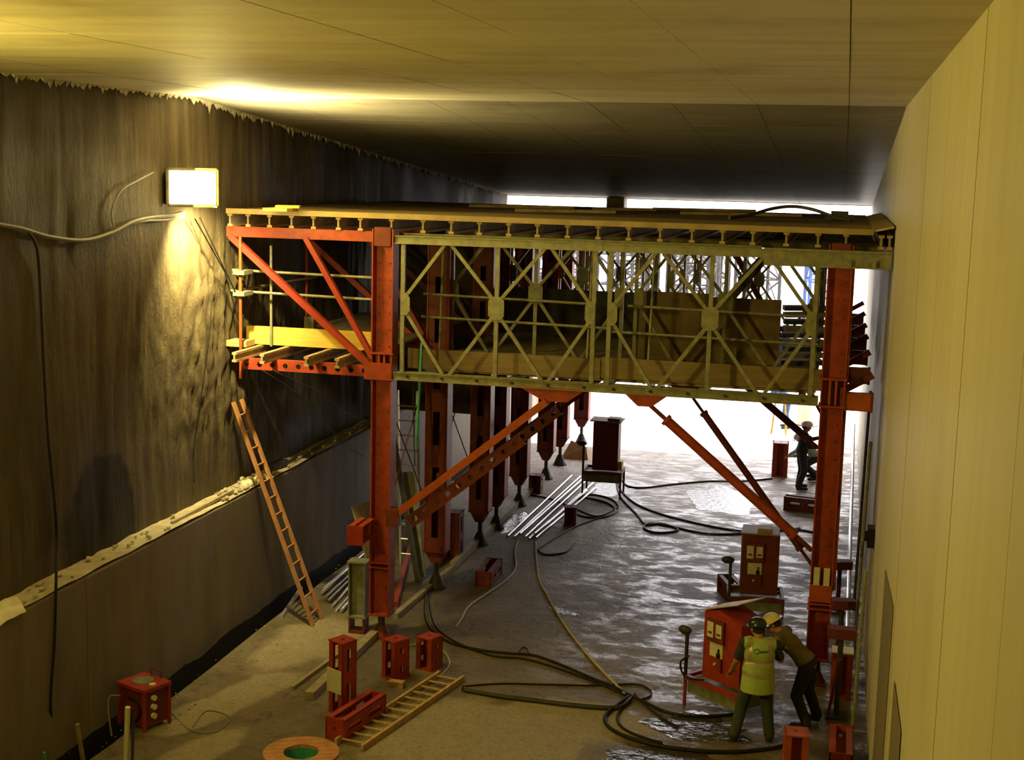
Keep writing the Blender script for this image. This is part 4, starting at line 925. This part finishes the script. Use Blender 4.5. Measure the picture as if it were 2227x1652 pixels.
cx_, cy_ = PZ(1250, 1000).x, PZ(1250, 1000).y; tag(MB().add([(cx_-.4, cy_, 0), (cx_+.35, cy_+.1, 0), (cx_+.25, cy_+.3, .32), (cx_-.2, cy_+.45, .45), (cx_+.4, cy_+.7, 0), (cx_-.3, cy_+.8, 0)], [(0,1,2,3),(1,4,2),(4,5,3,2),(5,0,3),(0,5,4,1)]).build('paper_sack', 'timber'), 'crumpled brown paper sack between the far cabinet and the columns', 'sack')

# ------------------------------------------------------------------ hoses and ropes on the floor
hose([(928, 1285), (924, 1330), (935, 1365), (975, 1395), (1040, 1412), (1110, 1420), (1160, 1424), (1220, 1445), (1290, 1475), (1330, 1490), (1368, 1510)], .022, 'black_rubber', 'black hose curving from the second left column to the hose tangle')
hose([(935, 1280), (935, 1320), (950, 1365), (1000, 1400), (1070, 1425), (1140, 1432), (1220, 1455), (1300, 1485), (1362, 1512)], .018, 'black_rubber', 'thinner black hose running just below the curving one')
hose([(1128, 1418), (1135, 1408), (1146, 1410), (1150, 1420)], .012, 'black_rubber', 'small hose loop on the curving hose', 'hose_loop')
hose([(1165, 1175), (1166, 1210), (1170, 1245), (1176, 1268), (1190, 1292), (1203, 1318), (1215, 1338), (1250, 1388), (1290, 1436), (1330, 1478), (1360, 1508)], .02, 'rope', 'pale rope running from the tube bundle to the hose tangle', 'rope', 'rope')
hose([(1128, 1172), (1120, 1195), (1121, 1235), (1100, 1262), (1060, 1290), (1020, 1318), (1004, 1345), (992, 1362)], .02, 'rope', 'pale rope curving past the dark red box section', 'rope', 'rope')
hose([(1005, 1492), (1090, 1486), (1200, 1488), (1300, 1490), (1380, 1487), (1412, 1498), (1415, 1512), (1395, 1520)], .014, 'black_rubber', 'thin black hose running straight from the flat ladder to the tangle')
hose([(1005, 1498), (1080, 1512), (1160, 1522), (1240, 1532), (1310, 1538), (1350, 1536), (1372, 1518)], .035, 'dark_steel', 'thick dark hose between the flat ladder and the tangle')
hose([(1370, 1512), (1340, 1535), (1316, 1556), (1322, 1578), (1360, 1600), (1430, 1620), (1520, 1632), (1600, 1634), (1680, 1626), (1730, 1610)], .028, 'black_rubber', 'heavy black hose looping round the front of the trolley')
hose([(1372, 1514), (1352, 1538), (1342, 1560), (1352, 1580), (1385, 1598), (1440, 1615)], .02, 'black_rubber', 'inner black hose loop left of the trolley')
hose([(1372, 1512), (1410, 1530), (1450, 1548), (1500, 1556), (1560, 1556), (1600, 1552)], .024, 'black_rubber', 'black hose running from the tangle under the trolley')
hose([(1380, 1508), (1400, 1530), (1440, 1560), (1475, 1580)], .016, 'black_rubber', 'short black hose end in the puddle left of the trolley')
hose([(1345, 1048), (1352, 1068), (1385, 1096), (1440, 1118), (1510, 1136), (1580, 1150), (1640, 1156), (1720, 1150), (1775, 1158)], .022, 'black_rubber', 'black hose running from the far cabinet to the right column')
hose([(1340, 1046), (1350, 1080), (1385, 1118), (1405, 1140), (1440, 1138), (1475, 1152), (1430, 1158), (1400, 1148), (1412, 1138), (1450, 1142), (1540, 1160), (1640, 1158), (1740, 1148)], .022, 'black_rubber', 'black hose with a flat loop in the middle of the floor')
hose([(1352, 1042), (1365, 1056), (1400, 1060), (1460, 1053), (1540, 1046), (1610, 1046), (1680, 1040)], .02, 'black_rubber', 'black hose crossing the bright puddle behind')
hose([(1240, 1092), (1280, 1075), (1330, 1085), (1345, 1108), (1310, 1125), (1260, 1120), (1235, 1098), (1270, 1082), (1325, 1095), (1335, 1115), (1290, 1130), (1240, 1150), (1165, 1195)], .018, 'black_rubber', 'black hose coiled in front of the far cabinet')
hose([(1150, 1075), (1200, 1085), (1250, 1105), (1300, 1122), (1345, 1102)], .016, 'black_rubber', 'thin dark lead lying across the tube bundle', 'cable', 'cable')
hose([(1165, 1190), (1185, 1205), (1230, 1200), (1250, 1180)], .016, 'black_rubber', 'dark lead end beside the tube bundle', 'cable', 'cable')
hose([(870, 1405), (920, 1400), (960, 1412), (978, 1440), (962, 1465), (930, 1482), (905, 1490)], .012, 'rope', 'thin yellowish hoop of cable around the short red box sections', 'cable', 'cable')
hose([(1500, 1425, .8), (1480, 1440, .7), (1490, 1470, .5), (1530, 1478, .6)], .016, 'black_rubber', 'black lead hooked over the trolley handle', 'cable', 'cable')
# puddles
def puddle(px, py, rx, ry, label, seed, ang=0):
    c_ = PZ(px, py); m_ = MB(); n_ = 40; pts = []
    for i in range(n_):
        th = 2*math.pi*i/n_; k_ = 1+.55*noise.noise((math.cos(th)*1.4+seed, math.sin(th)*1.4, seed))+.2*noise.noise((math.cos(th)*4, math.sin(th)*4, seed))
        u, v_ = rx*k_*math.cos(th), ry*k_*math.sin(th); ca, sa = math.cos(R(ang)), math.sin(R(ang))
        pts.append((u*ca-v_*sa, u*sa+v_*ca))
    m_.prism(pts, c_, (1, 0, 0), (0, 1, 0), (0, 0, 1), .004)
    return tag(m_.build('puddle', 'water'), label, 'puddle', 'puddles on the floor')
puddle(1520, 1580, .75, .45, 'bright puddle around the trolley of the front cabinet', 1.3)
puddle(1450, 1650, .8, .35, 'puddle at the bottom edge inside the heavy hose loop', 5.2)
puddle(1530, 1312, .75, .16, 'long thin puddle in front of the second cabinet', 2.7)
puddle(1570, 1085, .9, 1.3, 'white shining puddle in front of the far right worker', 7.1, 10)
puddle(1345, 1062, .5, .9, 'white shining puddle under the far cabinet', 9.4)
puddle(1110, 1135, .35, .8, 'pale puddle at the foot of the fourth left column', 3.9)
puddle(1222, 1328, .35, .12, 'small pale puddle beside the long rope', 6.6, -25)

# ------------------------------------------------------------------ along the right wall
for i, (x_, y_, h_) in enumerate([(.52, 19.2, 2.4), (.56, 22.6, 3.6), (.58, 25.5, 4.0)]):
    tubeobj((x_, y_, 0), (x_+.05, y_+.1, h_), .028, 'galv', f'thin steel pipe standing against the right wall, {["front", "middle", "far"][i]} one', name='standing_pipe')
tubeobj((.45, 23.2, .05), (.55, 37.5, 1.3), .04, 'steel_tube', 'long pale pipe running along the foot of the right wall', name='long_pipe')
for i, (x_, y_, z_) in enumerate([(.30, 19.9, .9), (.32, 22.3, .6), (.28, 25.0, .5)]):
    t = thing('jack_stand', f'dark red jack stand at the foot of the right wall, {["front", "middle", "far"][i]} one', 'jack', (x_, y_, 0), R(10*i), 'jack stands along the right wall')
    MB().bb(-.16, .16, -.16, .16, 0, .03).build('base', 'dark_steel', t, True); MB().tube((0, 0, .03), (0, 0, z_+.3), .04, 10).build('screw', 'dark_steel', t, True, smooth=True)
    MB().bb(-.2, .2, -.1, .1, z_+.3, z_+.45).build('head_block', 'red_dark', t, True); MB().bar((-.12, -.1, .05), (.0, -.05, z_), .04, .04).build('stay', 'red_dark', t, True)
tag(MB().bb(.62, .72, 21.3, 21.6, 2.2, 2.5).tube((.62, 21.45, 2.35), (.58, 21.45, 2.35), .08, 10).build('wall_socket_box', 'black_rubber'), 'small black box fixed on the right wall behind the column', 'box')
for i, (pa, pb_, pc) in enumerate([((1925, 1238), (1942, 1318), (1905, 1660)), ((1944, 1480), (1958, 1590), (1930, 1740))]):  # two cast shadows on the wall, put in as thin dark sheets
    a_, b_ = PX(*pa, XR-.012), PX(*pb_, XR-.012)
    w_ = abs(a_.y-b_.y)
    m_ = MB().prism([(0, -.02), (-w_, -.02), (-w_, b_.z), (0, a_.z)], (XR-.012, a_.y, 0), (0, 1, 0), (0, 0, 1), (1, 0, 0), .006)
    tag(m_.build('wall_shadow', 'shadow_brown'), f'tall narrow cast shadow with slanted top, shaped as a thin sheet on the right wall, {["taller", "shorter"][i]} one', 'board')

# ------------------------------------------------------------------ falsework outside the tunnel mouth
def make_tower(label, m_):
    t = thing('scaffold_tower', label, 'scaffold', (0, 0, 0), 0, 'scaffold towers outside the tunnel mouth')
    W, Hh = 1.5, 5.9
    lg_ = MB().tube((0, 0, 0), (0, 0, Hh), .075, 6).build('leg', m_, t, True)
    cs_ = [(-W/2, -W/2), (W/2, -W/2), (W/2, W/2), (-W/2, W/2)]
    lg_.location = (*cs_[0], 0)
    for c_ in cs_[1:]: share('leg', lg_, (*c_, 0), t)
    le = MB().tube((-W/2, 0, 0), (W/2, 0, 0), .045, 6).build('ledger', m_, t, True); dg = MB().tube((-W/2, 0, 0), (W/2, 0, 1.15), .045, 6).build('brace', m_, t, True)
    first = True
    for z_ in (2.2, 3.4, 4.6, 5.8):
        for s in (-1, 1):
            if first: le.location = (0, s*W/2, z_); dg.location = (0, s*W/2, z_); first = False; continue
            share('ledger', le, (0, s*W/2, z_), t)
            share('ledger', le, (s*W/2, 0, z_), t, (0, 0, math.pi/2))
            if z_ < 5.5: share('brace', dg, (0, s*W/2, z_), t, (0, 0, 0 if s > 0 else math.pi)); share('brace', dg, (s*W/2, 0, z_), t, (0, 0, math.pi/2*s))
    return t
twr = None; random.seed(5); k = 0
kinds = {'grey': ('dark_steel', 'dark scaffold tower'), 'red': ('red_fresh', 'red scaffold tower'), 'blue': ('blue_cloth', 'blue scaffold tower')}
protos = {}
for j, yy in enumerate((50, 55, 61)):
    nx = 6
    for i in range(nx):
        x_ = -13+i*2.7+random.uniform(-.4, .4)+j*-.6
        if x_ > -3.2 and j < 2 and random.random() < .7: continue
        kd = 'red' if (i, j) in ((4, 1),) else ('blue' if (i, j) in ((5, 2), (5, 1)) else 'grey')
        lab = f'{kinds[kd][1]} in the bright opening, {["front", "second", "third", "back"][j]} row, {ORD[i]} from the left'
        if kd not in protos:
            protos[kd] = make_tower(lab, kinds[kd][0]); o = protos[kd]; o.location = (x_, yy, 0)
        else: o = dup(protos[kd], (x_, yy, 0), lab)
        o.rotation_euler = (0, 0, R(random.uniform(-25, 25)))

# ------------------------------------------------------------------ people
def remeshed(mb, voxel, it=6, fac=.5):
    me = bpy.data.meshes.new('tmp'); me.from_pydata([tuple(p) for p in mb.v], [], mb.f); o = bpy.data.objects.new('tmp', me); COL.objects.link(o)
    r_ = o.modifiers.new('r', 'REMESH'); r_.mode = 'VOXEL'; r_.voxel_size = voxel; r_.adaptivity = 0
    s_ = o.modifiers.new('s', 'SMOOTH'); s_.factor = fac; s_.iterations = it
    dg_ = bpy.context.evaluated_depsgraph_get(); ev = o.evaluated_get(dg_); m2 = bpy.data.meshes.new_from_object(ev)
    bpy.data.objects.remove(o); bpy.data.meshes.remove(me); return m2
def meshobj(name, me, m_, parent):
    me.name = name; me.materials.clear(); me.materials.append(MATS[m_]); me.shade_smooth()
    o = bpy.data.objects.new(name, me); COL.objects.link(o); o.parent = parent; return o
def band(src, test, off, name, m_, parent):
    me = src; keep = [p for p in me.polygons if test(p.center)]
    idx = {}; vs = []; fs = []
    for p in keep:
        f = []
        for vi in p.vertices:
            if vi not in idx: idx[vi] = len(vs); v_ = me.vertices[vi]; vs.append(tuple(v_.co+v_.normal*off))
            f.append(idx[vi])
        fs.append(f)
    if not vs: return None
    m2 = bpy.data.meshes.new(name); m2.from_pydata(vs, [], fs); return meshobj(name, m2, m_, parent)
def hand(mb, wrist, elbow, s, curl=.5):
    d = (wrist-elbow).normalized(); a, b, _ = frame(d, (0, 0, 1)); side = a
    palm = wrist+d*.055; mb.ell(palm, (.042, .02, .055), 12, 8, Matrix((side, b, d)).transposed())
    mb.cap(wrist-d*.02, palm, .026, .03, 10)
    for i, (u, ln) in enumerate(((-.030, .062), (-.010, .075), (.011, .070), (.031, .055))):
        r0 = palm+side*u+d*.045; k1 = r0+(d*.9-b*.35*curl*2).normalized()*ln*.55; k2 = k1+(d*.5-b*.85*curl*1.6).normalized()*ln*.5
        mb.cap(r0-d*.02, k1, .0095, .009, 8); mb.cap(k1, k2, .009, .008, 8)
    r0 = wrist+d*.03+side*(.035*s); k1 = r0+(side*s*.7+d*.6-b*.3).normalized()*.045; k2 = k1+(d*.8+side*s*.2-b*.5).normalized()*.035
    mb.cap(r0, k1, .013, .011, 8); mb.cap(k1, k2, .011, .009, 8)
def person(label, loc, rz, J, top, trousers, helmet, sleeves='short', vest=None, voxel=.009, tilt=(0, 0, 0)):
    J = {k_: V(v_) for k_, v_ in J.items()}
    t = thing('person', label, 'person', loc, rz, None); t.scale = (1.12, 1.12, 1.0)
    pel, che, nek, hed = J['pelvis'], J['chest'], J['neck'], J['head']
    sp = (che-pel).normalized(); sh = (J['shR']-J['shL']).normalized(); fwd = sp.cross(sh).normalized()*-1
    fwd = sh.cross(sp)*-1 if 0 else sp.cross(sh)
    Rt = Matrix((sh, sh.cross(sp)*-1, sp)).transposed()
    hup = J.get('hup', (hed-nek).normalized()); hf = J.get('hface', V((0, 1, 0))); hs = hf.cross(hup).normalized(); hf = hup.cross(hs).normalized()
    Rh = Matrix((hs, hf, hup)).transposed()
    b = MB(); g = .0
    b.ell(pel+sp*.02, (.165, .115, .13), 16, 10, Rt); b.ell(pel.lerp(che, .5), (.14, .10, .17), 16, 10, Rt); b.ell(che, (.165, .115, .19), 16, 10, Rt)
    b.cap(J['shL'], J['shR'], .065, .065); b.cap(che+sp*.1, nek, .075, .055); b.cap(nek, hed, .052, .055)
    b.ell(hed+Rh@V((0, -.005, .03)), (.076, .095, .10), 16, 12, Rh); b.ell(hed+Rh@V((0, .03, -.05)), (.055, .06, .065), 14, 10, Rh)
    b.cap(hed+Rh@V((0, .09, .01)), hed+Rh@V((0, .108, -.025)), .012, .016, 8)
    for s in (-1, 1): b.ell(hed+Rh@V((s*.078, -.005, -.005)), (.012, .022, .034), 8, 6, Rh)
    b.cap(hed+Rh@V((-.025, .082, -.06)), hed+Rh@V((.025, .082, -.06)), .009, .009, 8)
    for S, s in (('L', -1), ('R', 1)):
        b.cap(J['sh'+S], J['el'+S], .052, .041); b.cap(J['el'+S], J['ha'+S], .040, .026); hand(b, J['ha'+S], J['el'+S], -s)
        b.cap(J['hip'+S], J['kn'+S], .085, .056); b.cap(J['kn'+S], J['an'+S], .055, .038); b.cap(J['kn'+S].lerp(J['an'+S], .15), J['kn'+S].lerp(J['an'+S], .5), .056, .05)
        b.cap(J['an'+S]-V((0, 0, .03)), J['to'+S], .038, .03)
    meshobj('body', remeshed(b, voxel), 'skin', t)
    tr = MB(); tr.ell(pel+sp*.03, (.18, .132, .13), 16, 10, Rt)
    for S in 'LR': tr.cap(J['hip'+S], J['kn'+S], .103, .078); tr.cap(J['kn'+S], J['an'+S]+V((0, 0, .02)), .078, .068)
    meshobj('trousers', remeshed(tr, .013, 4), trousers, t)
    for S in 'LR':
        bo = MB(); fd = (J['to'+S]-J['an'+S]); bo.cap(J['an'+S]+V((0, 0, .06)), J['an'+S], .055, .055); bo.cap(J['an'+S]-V((0, 0, .04)), J['to'+S]+V((0, 0, .01)), .05, .045); meshobj('boot', remeshed(bo, .012, 3), 'boots', t)
    if sleeves:
        sl = MB(); sl.cap(J['shL'], J['shR'], .08, .08); sl.ell(che, (.18, .13, .2), 16, 10, Rt); sl.ell(pel.lerp(che, .5), (.16, .12, .19), 16, 10, Rt); sl.cap(che+sp*.1, che.lerp(nek, .75), .095, .075)
        for S in 'LR':
            if sleeves == 'short': sl.cap(J['sh'+S], J['sh'+S].lerp(J['el'+S], .75), .072, .064)
            else: sl.cap(J['sh'+S], J['el'+S], .072, .06); sl.cap(J['el'+S], J['el'+S].lerp(J['ha'+S], .9), .058, .046)
        sl.ell(pel+sp*.07, (.185, .14, .13), 16, 10, Rt)
        meshobj('shirt' if vest else 'jacket', remeshed(sl, .013, 4), top, t)
    if vest:
        vm = MB(); vm.cap(J['shL']*.9+J['shR']*.1, J['shR']*.9+J['shL']*.1, .093, .093); vm.ell(che, (.2, .15, .22), 18, 12, Rt); vm.ell(pel.lerp(che, .5), (.185, .145, .2), 18, 12, Rt); vm.ell(pel+sp*.1, (.205, .165, .14), 18, 12, Rt); vm.tube(pel-sp*.2, pel.lerp(che, .6), .215, 20, .19)
        me = remeshed(vm, .011, 5); zc_ = nek.z
        vo = meshobj('vest', me, 'hivis', t)
        for nm, ts in (('upper_stripe', lambda c: pel.z+.20 < c.z < pel.z+.255), ('lower_stripe', lambda c: pel.z+.05 < c.z < pel.z+.105)):
            band(me, ts, .004, nm, 'reflective', vo)
        for s in (-1, 1): band(me, lambda c, s=s: abs(c.x-s*.125) < .026 and c.z > pel.z+.25, .004, 'shoulder_stripe', 'reflective', vo)
        band(me, lambda c: c.y < 0 and .024 < math.hypot(c.x+.045, c.z-(pel.z+.40)) < .036, .005, 'logo_ring', 'logo_teal', vo)
        band(me, lambda c: c.y < 0 and -.01 < c.x < .10 and abs(c.z-(pel.z+.402)) < .010, .005, 'logo_word', 'logo_teal', vo)
    hm = MB(); prof = []
    for i in range(9): th = math.pi/2*i/8; prof.append((max(.001, .128*math.cos(th)), .105*math.sin(th)))
    hc = hed+hup*.06-hf*.0
    hm.lathe([(.10, -.012), (.155, -.018), (.158, -.010), (.130, 0.0)]+prof, (0, 0, 0), 24)
    hm.bar((0, .10, -.012), (0, .195, -.022), .17, .01)
    hm.bar((0, -.12, .02), (0, .12, .02), .012, .18) if 0 else None
    hm.v = [hc+Rh@V((p.x*.9, p.y*1.05, p.z*1.05)) for p in hm.v]
    hm.build('hard_hat', helmet, t, True, smooth=True)
    for s in (-1, 1): MB().ell(hed+Rh@V((s*.032, .084, .012)), (.013, .008, .008), 8, 6, Rh).build('eye', 'hair', t, True, smooth=True)
    nb = MB().ell(hed+Rh@V((0, -.045, .0)), (.078, .062, .06), 12, 8, Rh); nb.build('hair', 'hair', t, True, smooth=True)
    return t
person('worker in yellow-green vest and black hard hat, seen from behind by the red cabinet', (-.80, 18.62, 0), R(8),
       dict(pelvis=(0, 0, .95), chest=(0, .02, 1.28), neck=(-.01, .04, 1.50), head=(-.03, .08, 1.60), hface=V((-.25, .95, -.2)), hup=V((-.06, .18, .98)).normalized(),
            shL=(-.185, .02, 1.42), shR=(.185, .03, 1.41), elL=(-.27, .06, 1.14), haL=(-.31, .22, .94), elR=(.28, .10, 1.16), haR=(.22, .34, 1.12),
            hipL=(-.10, 0, .92), hipR=(.10, 0, .92), knL=(-.18, .06, .50), anL=(-.25, -.03, .10), toL=(-.29, .14, .045), knR=(.13, .05, .50), anR=(.17, -.02, .10), toR=(.20, .15, .045)),
       'dark_cloth', 'trousers_green', 'helmet_black', 'short', True, .008)
hd = PY(1684, 1382, 19.15)
person('worker in brown jacket and cream hard hat bending over behind the vest wearer', (-.14, 19.42, 0), R(80),
       dict(pelvis=(0, 0, .93), chest=(0, .24, 1.18), neck=(0, .40, 1.36), head=(0, .47, 1.43), hface=V((0, .75, -.65)), hup=V((0, .6, .8)).normalized(),
            shL=(-.19, .34, 1.29), shR=(.19, .34, 1.29), elL=(-.24, .45, 1.02), haL=(-.16, .68, .98), elR=(.25, .40, 1.02), haR=(.16, .62, .92),
            hipL=(-.10, 0, .90), hipR=(.10, 0, .90), knL=(-.14, .10, .48), anL=(-.17, -.05, .10), toL=(-.19, .12, .045), knR=(.13, .0, .48), anR=(.17, -.12, .10), toR=(.19, .05, .045)),
       'jacket_brown', 'trousers_dark', 'helmet_cream', 'long', None, .009)
person('worker in dark clothes and white hard hat standing by the far right columns', (-.72, 34.9, 0), R(-75),
       dict(pelvis=(0, 0, .95), chest=(0, .03, 1.28), neck=(0, .05, 1.50), head=(0, .08, 1.60), hface=V((0, 1, -.1)), hup=V((0, .08, 1)).normalized(),
            shL=(-.19, .03, 1.42), shR=(.19, .03, 1.42), elL=(-.22, .24, 1.24), haL=(-.14, .48, 1.32), elR=(.24, .12, 1.15), haR=(.16, .36, 1.12),
            hipL=(-.10, 0, .92), hipR=(.10, 0, .92), knL=(-.12, .05, .50), anL=(-.14, 0, .10), toL=(-.16, .17, .045), knR=(.13, .05, .50), anR=(.16, -.08, .10), toR=(.18, .10, .045)),
       'dark_cloth', 'dark_cloth', 'helmet_white', 'long', None, .012)
person('worker crouching in a grey shirt and white hard hat beside the far right columns', (-.38, 36.2, 0), R(110),
       dict(pelvis=(0, 0, .62), chest=(0, .20, .86), neck=(0, .33, 1.03), head=(0, .40, 1.10), hface=V((0, .8, -.6)), hup=V((0, .55, .83)).normalized(),
            shL=(-.19, .28, .97), shR=(.19, .28, .97), elL=(-.24, .38, .72), haL=(-.16, .60, .66), elR=(.25, .36, .72), haR=(.16, .58, .62),
            hipL=(-.10, 0, .60), hipR=(.10, 0, .60), knL=(-.16, .32, .42), anL=(-.16, .02, .10), toL=(-.18, .19, .045), knR=(.16, .30, .42), anR=(.17, -.06, .10), toR=(.19, .11, .045)),
       'shirt_grey', 'trousers_dark', 'helmet_white', 'long', None, .012)
bp_ = PY(1712, 905, 43.5)
person('worker in blue overalls bending over in the bright light of the tunnel mouth', (bp_.x, 43.5, 0), R(100),
       dict(pelvis=(0, 0, .95), chest=(0, .22, 1.22), neck=(0, .40, 1.38), head=(0, .48, 1.42), hface=V((0, .6, -.8)), hup=V((0, .8, .6)).normalized(),
            shL=(-.19, .34, 1.32), shR=(.19, .34, 1.32), elL=(-.22, .42, 1.02), haL=(-.16, .55, .80), elR=(.24, .42, 1.02), haR=(.16, .52, .78),
            hipL=(-.10, 0, .92), hipR=(.10, 0, .92), knL=(-.14, .06, .50), anL=(-.17, -.03, .10), toL=(-.19, .14, .045), knR=(.13, .05, .50), anR=(.17, -.05, .10), toR=(.19, .12, .045)),
       'blue_cloth', 'blue_cloth', 'helmet_white', 'long', None, .014)
wp = PY(1755, 950, 44.5); t = thing('bulk_bag', 'pale bulk bag standing beside the blue-clad worker', 'bag', (wp.x, 44.5, 0))
MB().lathe([(.0, 0), (.36, 0), (.42, .2), (.40, .7), (.34, 1.0), (.12, 1.1), (.08, 1.25), (0, 1.25)], (wp.x, 44.5, 0), 16).build('sack', 'pale_plastic', t, smooth=True)
MB().path([(wp.x-.2, 44.4, 1.05), (wp.x-.1, 44.4, 1.5), (wp.x+.1, 44.4, 1.5), (wp.x+.2, 44.4, 1.05)], .02).build('lifting_loop', 'blue_cloth', t)
yp = PY(1693, 950, 42.5); t = thing('trestle', 'yellow trestle in front of the blue-clad worker', 'trestle', (yp.x, 42.5, 0))
for s in (-1, 1):
    for u in (-1, 1): MB().bar((yp.x+s*.22, 42.5+u*.2, 0), (yp.x+s*.14, 42.5, 1.05), .05, .05, (0, 1, 0)).build('leg', 'toe_yellow', t)
MB().bar((yp.x-.24, 42.5, 1.06), (yp.x+.3, 42.5, 1.06), .1, .08).build('top_rail', 'toe_yellow', t)
